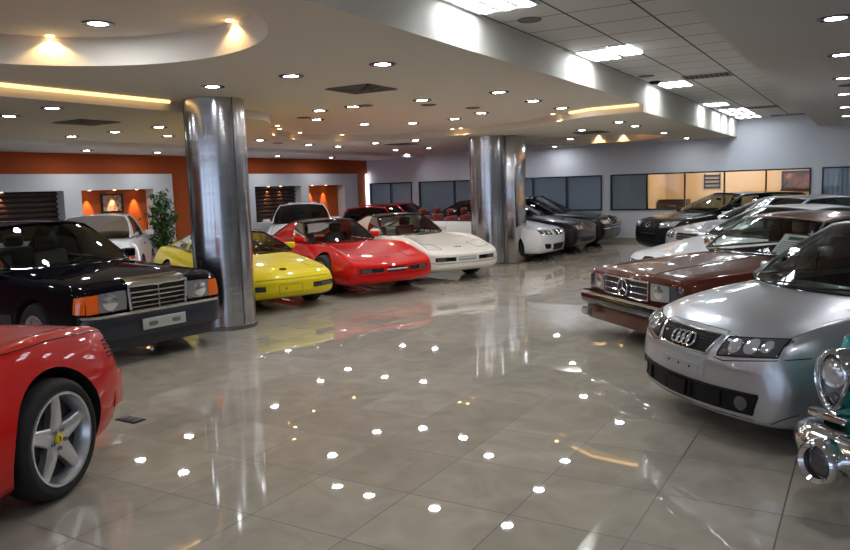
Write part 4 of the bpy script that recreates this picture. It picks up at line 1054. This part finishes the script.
# --- 7. brown hardtop roadster
def brown_sl():
    c = Car('coupe',[(0,.30,.71,.735,.84,.80),(.04,.26,.745,.785,.875,.82),(.3,.22,.775,.83,.89,.83),(.9,.20,.80,.87,.895,.83),(1.45,.2,.83,.905,.895,.83),(3.0,.2,.86,.90,.89,.82),(4.1,.25,.82,.86,.84,.78),(4.3,.35,.72,.78,.8,.75)],
        (-2.10,7.50), -132, .96, P_BROWN, (1.64,2.75,.42), .09, .05, (.83,3.27,.325,'disc',.11), 1, dict(hood=(.05,1.40,.72), door=(1.6,2.7)))
    tag(c.root,'dark brown hardtop coupe with star-badged wide grille, behind the silver hatchback','car')
    c.cabin((1.58,.915,.72),(2.02,1.235,.59),(2.80,1.26,.58),(3.10,.93,.68),[(0,.60,'g'),(.60,1,'b')],GLASS,None,CHROME,CHROME,crown=.05,arch=.035,pill=.017,bF=.16)
    c.seats(2.0,.40,TANLEATHER)
    c.mirror(1.75,.88,.97,CHROME,.07)
    g = c.quad('grille',[(-.41,.715),(.41,.715),(.40,.525),(-.40,.525)],mat('grille_dark_blue',(.015,.018,.04),.3),'f',.006,.02,14,6)
    bm = bmesh.new(); c.line('f',[(-.41,.715),(.41,.715),(.40,.525),(-.40,.525)],.013,CHROME,'f',.010,True,14,None,bm); fin('grille_frame',bm,CHROME,g)
    bm = bmesh.new()
    for z in (.585,.652): c.line('b',[(-.40,z),(.40,z)],.008,CHROME,'f',.012,False,14,None,bm)
    fin('grille_bar',bm,CHROME,g)
    bm = bmesh.new(); p,nn = c.hit('f',0,.62); c.star(bm,p+nn*.03,.088,.010); fin('star_emblem',bm,STARM,g)
    for s in (-1,1):
        h = c.quad('headlight',[(s*.44,.715),(s*.70,.705),(s*.70,.545),(s*.44,.535)],LENS,'f',.008,.02,8,6,.12)
        c.disc('reflector',s*.56,.63,.065,BULB,'f',.012,.01,.07,h,.006)
        c.quad('indicator',[(s*.705,.705),(s*.84,.69),(s*.84,.555),(s*.705,.545)],LENSD,'f',.008,.02,6,5)
        bm = bmesh.new(); rbox(bm,.055,.105,s*.66-.075,s*.66+.075,.235,.325,.012,2); f = fin('fog_lamp',bm,mat('lamp_housing',(.25,.24,.22),.3,.4),c.root)
        bm = bmesh.new(); rbox(bm,.104,.110,s*.66-.062,s*.66+.062,.248,.312,.01,2); fin('lamp_glass',bm,LENS,f)
    pth = [(-.45,-.89)]+c.frontpath(.10,.89,.14,6)[1:-1]+[(-.45,.89)]
    c.bar('front_bumper',pth,[(-.06,.375),(0,.375),(.02,.40),(.025,.445),(.01,.495),(-.06,.50)],GLOSSBLK)
    bm = bmesh.new(); tube(bm,[(q[0]+.012,q[1],.495) for q in pth],.016,6); fin('bumper_trim',bm,CHROME,c.root)
    pl = [(-.30,-.88)]+c.frontpath(.05,.88,.14,6)[1:-1]+[(-.30,.88)]
    c.bar('front_valance',pl,[(-.05,.19),(-.02,.19),(0,.23),(0,.34),(-.05,.34)],P_BROWN)
    for y in (-.35,.35): c.line('hood_crease',[(.1,y*1.2),(1.35,y)],.010,P_BROWN,'t',-.003,False,14)
    c.line('side_trim',[(1.26,.50),(2.84,.50)],.012,CHROME,'l',.0,False,20); c.line('side_trim',[(1.26,.50),(2.84,.50)],.012,CHROME,'k',.0,False,20)
    # price sheet standing on the dashboard behind the windscreen
    M = Matrix.Translation(c.root.location) @ Matrix.Rotation(radians(-132),4,'Z') @ Matrix.Scale(.96,4)
    q = [c.fr(.50,.08),c.fr(.90,.08),c.fr(.90,.60),c.fr(.50,.60)]
    r = empty('paper_notice',(0,0,0)); r.matrix_world = M; tag(r,'white printed notice sheet propped behind the brown coupe windscreen','paper')
    off = Vector((-.045,0,-.02))
    def pt(u,v): return q[0].lerp(q[1],u).lerp(q[3].lerp(q[2],u),v)+off
    bm = bmesh.new(); grid(bm,[[pt(i/6,j/6) for i in range(7)] for j in range(7)]); grid(bm,[[pt(i/6,j/6)+Vector((-.002,0,0)) for i in range(7)] for j in range(7)]); fin('sheet',bm,PAPER,r)
    bm = bmesh.new(); e = Vector((.003,0,.002))
    for u0,u1,v0,v1 in [(.25,.95,.74,.90)]+[(.1,.9,.12+.1*k,.14+.1*k) for k in range(6)]:
        v = [bm.verts.new(pt(u,w)+e) for u,w in ((u0,v0),(u1,v0),(u1,v1),(u0,v1))]; bm.faces.new(v)
    fin('print',bm,mat('grey_print',(.10,.10,.11),.6),r,False)
    return c
brown_sl()

# --- 8. teal classic at the right edge
def teal():
    c = Car('classic_car',[(0,.38,.83,.80,.73,.69),(.06,.30,.895,.86,.765,.73),(.3,.24,.92,.89,.78,.74),(.9,.22,.93,.95,.78,.72),(1.3,.22,.95,1.0,.78,.7),(2.6,.22,.96,1.0,.78,.7),(3.4,.25,.9,.94,.76,.68),(3.75,.35,.75,.8,.7,.62)],
        (.356,3.74), -131, .95, P_TEAL, (1.35,2.4,.4), .10, .06, (.72,2.9,.30,'cap',.12), 0, dict(hood=(.1,1.25,.5), door=(1.4,2.3)))
    tag(c.root,'teal green vintage car with chrome headlight surround, cut off by the right photo edge','car')
    c.cabin((1.3,1.0,.66),(1.75,1.38,.54),(2.5,1.4,.53),(2.9,1.0,.62),[(0,.6,'g'),(.6,1,'b')],GLASSM)
    for s in (-1,1):
        # chrome oval nacelle: bezel, lamp and small parking lamp under it
        cx, cy = .085, s*.575
        def el(a, rx, rz, x): 
            w = rx*(1+.22*sin(a)); return (x-.05*sin(a)*0, cy+w*cos(a), .715+rz*sin(a))
        bm = bmesh.new(); K = 36; prof = [(.102,.155,-.14),(.105,.16,.0),(.10,.155,.035),(.090,.145,.048),(.080,.132,.035),(.074,.126,.0)]
        R = [[bm.verts.new(el(2*pi*j/K,a,b,cx+x)) for j in range(K)] for a,b,x in prof]
        for A,B in zip(R,R[1:]):
            for j in range(K): bm.faces.new((A[j],A[(j+1)%K],B[(j+1)%K],B[j]))
        bm.faces.new(R[-1]); bmesh.ops.recalc_face_normals(bm, faces=bm.faces)
        n = fin('headlight_surround',bm,CHROME,c.root)
        bm = bmesh.new(); bm.faces.new([bm.verts.new(el(2*pi*j/K,.0735,.1255,cx+.002)) for j in range(K)]); fin('lamp_plate',bm,mat('grey_lamp_plate',(.22,.23,.24),.4,.3),n)
        bm = bmesh.new(); lathe(bm,[(.066,.0),(.066,.022),(.05,.036),(.03,.042),(0,.044)],32,'x',(cx,cy,.752)); fin('headlight_lens',bm,LENS,n)
        bm = bmesh.new(); lathe(bm,[(.074,.0),(.074,.02),(.065,.024)],32,'x',(cx,cy,.752)); fin('headlight_rim',bm,CHROME,n)
        bm = bmesh.new(); lathe(bm,[(.028,.0),(.028,.014),(.016,.022),(0,.025)],24,'x',(cx,cy,.625)); fin('parking_lamp',bm,LENSD,n)
        # bumper bullet ring
        bm = bmesh.new(); lathe(bm,[(.0,-.12),(.105,-.12),(.118,-.02),(.113,.035),(.097,.052),(.078,.035),(.074,.0),(.058,.01),(0,.02)],36,'x',(.27,s*.475,.345)); pd = fin('bumper_pod',bm,CHROME,c.root); bm = bmesh.new(); lathe(bm,[(.072,.008),(.055,.022),(.03,.028),(0,.03)],28,'x',(.27,s*.475,.345)); fin('pod_centre',bm,mat('dark_pod_centre',(.10,.10,.11),.25,.6),pd)
        bm = bmesh.new(); rbox(bm,.02,.10,s*.60-.14,s*.60+.10,.49,.535,.015,2); fin('splash_strip',bm,CHROME,c.root)
    pth = [(-.35,-.80)]+c.frontpath(.24,.80,.22,8)[1:-1]+[(-.35,.80)]
    c.bar('front_bumper',pth,[(-.09,.30),(-.02,.29),(.02,.32),(.04,.39),(.02,.445),(-.03,.475),(-.10,.47)],CHROME)
    c.quad('grille',[(-.34,.66),(.34,.66),(.30,.50),(-.30,.50)],CHROME,'f',.02,.03,10,4,.2)
    return c
teal()

# --- background cars from one adaptable saloon shape
def saloon(name, pos, deg, sc, pm, label, L=4.5, W=.88, hz=.72, belt=.92, roof=1.37, a0=1.25, a1=1.95, c1=3.05, c0=3.85, open_=False, gl=GLASSD, wheel='spoke10', seatm=LEATHER, bowF=.18, roofm=None, boxy=0, deck=None, frame=None, wy=.70, segs=None, seats=True, nose=.58):
    deck = deck or belt+.03
    c = Car(name,[(0,.32,nose,nose+.03,W-.12,W-.16),(.04,.24,hz-.07,hz-.04,W-.08,W-.12),(.15,.19,hz,hz+.04,W-.04,W-.10),(.5,.18,hz+.06,hz+.11,W-.01,W-.09),(a0-.05,.18,belt-.05,belt+.02,W,W-.10),(2.4,.18,belt,belt+.03,W,W-.10),(c0-.4,.19,belt,belt+.03,W,W-.10),(L-.25,.24,deck-.05,deck,W-.05,W-.13),(L-.05,.30,deck-.13,deck-.06,W-.09,W-.16),(L,.36,deck-.25,deck-.18,W-.12,W-.18)],
        pos, deg, sc, pm, (a0+.08,c0-.42 if not open_ else c0-.2,.42), bowF, .10, (.86,L-1.0,.315,wheel,.11), boxy, dict(hood=(.14,a0-.06,wy), door=(1.5,2.55), trunk=(c0+.03,L-.06,.6)), seatm if open_ else None or LEATHER)
    tag(c.root,label,'car')
    c.cabin((a0,belt+.02,W-.16),(a1,roof-.04,W-.32),(c1,roof-.04,W-.33),(c0,belt+.03,W-.20),segs or [(0,.43,'g'),(.43,.47,'p'),(.47,.80,'g'),(.80,1,'b')],gl,roofm,frame or (GLOSSBLK if open_ else None),rear=not open_,roof=not open_,side=not open_)
    if seats: c.seats(a0+.65,.42,seatm)
    if open_: c.seats(a0+1.45,.44,seatm,wheel=0)
    c.mirror(a0+.32,W+.01,belt+.06)
    return c
def lights(c, y0, y1, z0, z1, m=LENSD, drop=.0, round_=.1, refl=True):
    for s in (-1,1):
        h = c.quad('headlight',[(s*y0,z1),(s*y1,z1+drop),(s*y1,z0+drop+.01),(s*y0,z0)],m,'f',.007,.02,10,5,round_)
        if refl:
            for f in (.3,.7): c.disc('reflector',s*lerp(y0,y1,f),(z0+z1)/2+drop*f,(z1-z0)*.38,BULB,'f',.012,.01,None,h,.004,14)
def grillebox(c, w, z0, z1, m=BLACK, fr_=None, bars=0, axis='f'):
    g = c.quad('grille',[(-w,z1),(w,z1),(w*.95,z0),(-w*.95,z0)],m,axis,.006,.02,10,5)
    if fr_:
        bm = bmesh.new(); c.line('f',[(-w,z1),(w,z1),(w*.95,z0),(-w*.95,z0)],.010,fr_,axis,.008,True,8,None,bm)
        for k in range(bars): z = lerp(z0,z1,(k+1)/(bars+1)); c.line('f',[(-w*.96,z),(w*.96,z)],.005,fr_,axis,.009,False,8,None,bm)
        fin('grille_frame',bm,fr_,g)
    return g

# white open-top car with red seats, its nose right of the second pillar
c = saloon('convertible',(-5.80,15.55),0,.94,P_WHITE2,'white open-top car with red seats, half hidden by the second steel pillar',hz=.70,open_=True,gl=GLASS,seatm=REDLEATHER,a0=1.35,a1=2.0,c0=3.7)
lights(c,.34,.74,.60,.70,LENSD,.02)
for s in (-1,1):
    g = c.quad('grille',[(s*.03,.70),(s*.22,.70),(s*.20,.59),(s*.04,.59)],BLACK,'f',.007,.02,6,5,.5)
    bm = bmesh.new(); c.line('f',[(s*.03,.70),(s*.22,.70),(s*.20,.59),(s*.04,.59)],.007,CHROME,'f',.009,True,5,None,bm); fin('grille_frame',bm,CHROME,g)
    c.quad('brake_duct',[(s*.40,.40),(s*.66,.42),(s*.62,.30),(s*.42,.29)],BLACK,'f',.005,.02,6,4,.4)
c.quad('lower_intake',[(-.32,.40),(.32,.40),(.30,.25),(-.30,.25)],BLACK,'f',.006,.02,8,4,.1); c.disc('bonnet_badge',.24,0,.04,STEELBLUE,'t',.004)
# two black saloons behind it
c = saloon('sedan',(-5.72,17.36),0,.96,P_PLUM,'dark sedan with square twin headlights, just behind the white open-top car',L=4.9,W=.91,hz=.72,a0=1.5,a1=2.25,c1=3.3,c0=4.0,gl=GLASSD,boxy=1,bowF=.08)
lights(c,.34,.80,.60,.71,LENSD,0,.05); grillebox(c,.26,.58,.74,BLACK,CHROME,3); c.quad('lower_intake',[(-.5,.38),(.5,.38),(.5,.28),(-.5,.28)],BLACK,'f',.006,.02)
c.line('bumper_trim',[(-.8,.46),(.8,.46)],.012,GLOSSBLK,'f',.004,False,14)
c = saloon('sedan',(-5.70,19.36),0,.96,P_BLACK,'black sedan farthest back in the left row, nearest the windowed wall',L=4.9,W=.91,hz=.74,a0=1.5,a1=2.25,c1=3.3,c0=4.0,gl=GLASSD,boxy=1,bowF=.06)
lights(c,.36,.80,.62,.73,LENS,0,.05); grillebox(c,.28,.58,.78,BLACK,CHROME,2); c.line('bumper_trim',[(-.8,.50),(.8,.50)],.014,CHROME,'f',.004,False,14)
# white saloon behind the red coupe, facing the viewer
c = saloon('sedan',(-10.95,13.05),-52,.95,P_WHITE2,'white sedan with dark windscreen behind the red long-nosed coupe',hz=.74,gl=GLASSD,roof=1.42,belt=.95)
lights(c,.34,.76,.62,.74); grillebox(c,.28,.60,.72,BLACK,CHROME,2)
bm = bmesh.new(); rbox(bm,-2.9,-2.3,-.36,.36,1.425,1.452,.01,2); fin('sunroof',bm,P_WHITE2,c.root)
# two red cars far back by the left corner
c = saloon('sports_coupe',(-10.6,15.3),-52,.90,P_RED2,'low red coupe with dark glass behind the ivory coupe',L=3.7,hz=.64,belt=.88,roof=1.30,a0=1.3,a1=1.9,c1=2.4,c0=3.1,gl=GLASSD,roofm=GLOSSBLK,nose=.46)
lights(c,.36,.74,.50,.58)
c = saloon('hatchback',(-10.45,19.35),0,.88,P_RED2,'dark red car with red roof farthest back in the left corner',L=4.1,hz=.68,belt=.88,roof=1.36,a0=1.2,a1=1.85,c1=3.2,c0=3.85,gl=GLASSD)
lights(c,.36,.74,.56,.66)
# white coupe seen from behind, nose towards the orange niches
c = saloon('coupe',(-13.65,10.3),134,.90,P_WHITE2,'white coupe seen from behind, between the black sedan and the picture niche',L=3.5,W=.89,hz=.78,belt=1.0,roof=1.48,a0=1.0,a1=1.55,c1=2.25,c0=2.75,gl=GLASSD,boxy=1,deck=1.02,wheel='disc')
for s in (-1,1):
    t = c.quad('tail_light',[(s*.34,.80),(s*.80,.80),(s*.80,.64),(s*.34,.64)],REDLENS,'r',.008,.02,8,4)
    c.quad('tail_indicator',[(s*.62,.80),(s*.80,.80),(s*.80,.73),(s*.62,.73)],AMBER,'r',.012,.01,4,2,0,t)
    c.quad('side_lamp',[(3.26,.79),(3.40,.78),(3.42,.66),(3.26,.65)],REDLENS,'k' if s < 0 else 'l',.008,.02,4,4)
plate_on(c,0,.70,.26,.06,None,'r'); c.quad('rear_bumper',[(-.86,.56),(.86,.56),(.86,.38),(-.86,.38)],NAVYPL,'r',.03,.03,14,4)
for ax in 'lk': c.line('door_handle',[(1.75,.86),(1.92,.86)],.014,BLACK,ax,.008,False,4)
# right row behind the brown coupe
c = saloon('coupe',(-2.50,10.14),-133,.95,P_WHITE2,'white low-nosed coupe with twin kidney grille, directly behind the brown coupe',L=4.6,W=.91,hz=.66,belt=.90,roof=1.30,a0=1.5,a1=2.25,c1=3.0,c0=3.95,gl=GLASSM,nose=.52)
for s in (-1,1):
    g = c.quad('grille',[(s*.03,.665),(s*.28,.66),(s*.26,.575),(s*.04,.57)],BLACK,'f',.010,.02,6,5,.25)
    bm = bmesh.new()
    for k in range(4): c.line('f',[(s*(.07+.05*k),.655),(s*(.07+.05*k),.585)],.005,CHROME,'f',.013,False,4,None,bm)
    fin('grille_bar',bm,GLOSSBLK,g)
lights(c,.40,.78,.54,.60)
c = saloon('sedan',(-2.68,13.2),-133,.97,P_SILV2,'silver sedan with clear headlight between the white coupe and the black hatchback',L=4.7,W=.90,hz=.78,belt=.96,roof=1.33,a0=1.25,a1=2.1,c1=3.2,c0=4.1,gl=GLASSM,nose=.55)
lights(c,.42,.80,.66,.79,LENSD,.03,.25); grillebox(c,.30,.64,.76,BLACK,CHROME,2); c.quad('lower_intake',[(-.5,.36),(.5,.36),(.48,.26),(-.48,.26)],BLACK,'f',.006,.02)
c = saloon('hatchback',(-4.15,16.55),-137,1.0,P_BLACK,'black hatchback with round nose badge, farthest back in the right row',L=4.4,W=.89,hz=.76,belt=.93,roof=1.32,a0=1.15,a1=1.95,c1=3.4,c0=4.1,gl=GLASSM,nose=.60)
lights(c,.42,.80,.64,.76,LENS,.03,.25); g = grillebox(c,.32,.52,.74,BLACK,GLOSSBLK,2); c.quad('lower_intake',[(-.55,.40),(.55,.40),(.5,.28),(-.5,.28)],BLACK,'f',.006,.02)
c.ringline('oval_badge',0,.70,.075,.009,CHROME,'f',.05,.014,g)
bm = bmesh.new(); tube(bm,[(-3.3,0,1.33),(-3.5,0,1.57)],[.008,.004],6); fin('antenna',bm,BLACK,c.root)

# ------------------------------------------------------------------ light and view
w = bpy.data.worlds.new('world'); S.world = w; w.use_nodes = True
bg = w.node_tree.nodes['Background']; bg.inputs[0].default_value = (.62,.76,1.,1); bg.inputs[1].default_value = 1.1
S.view_settings.view_transform = 'Standard'; S.view_settings.look = 'None'; S.view_settings.gamma = 1; S.view_settings.exposure = 0.92
S.view_settings.use_curve_mapping = False
S.cycles.max_bounces = 8; S.cycles.glossy_bounces = 5; S.cycles.diffuse_bounces = 4; S.cycles.transparent_max_bounces = 16; S.cycles.transmission_bounces = 6
S.cycles.sample_clamp_indirect = 6; S.cycles.caustics_reflective = False; S.cycles.caustics_refractive = False
S.cycles.use_denoising = True; S.cycles.use_light_tree = True
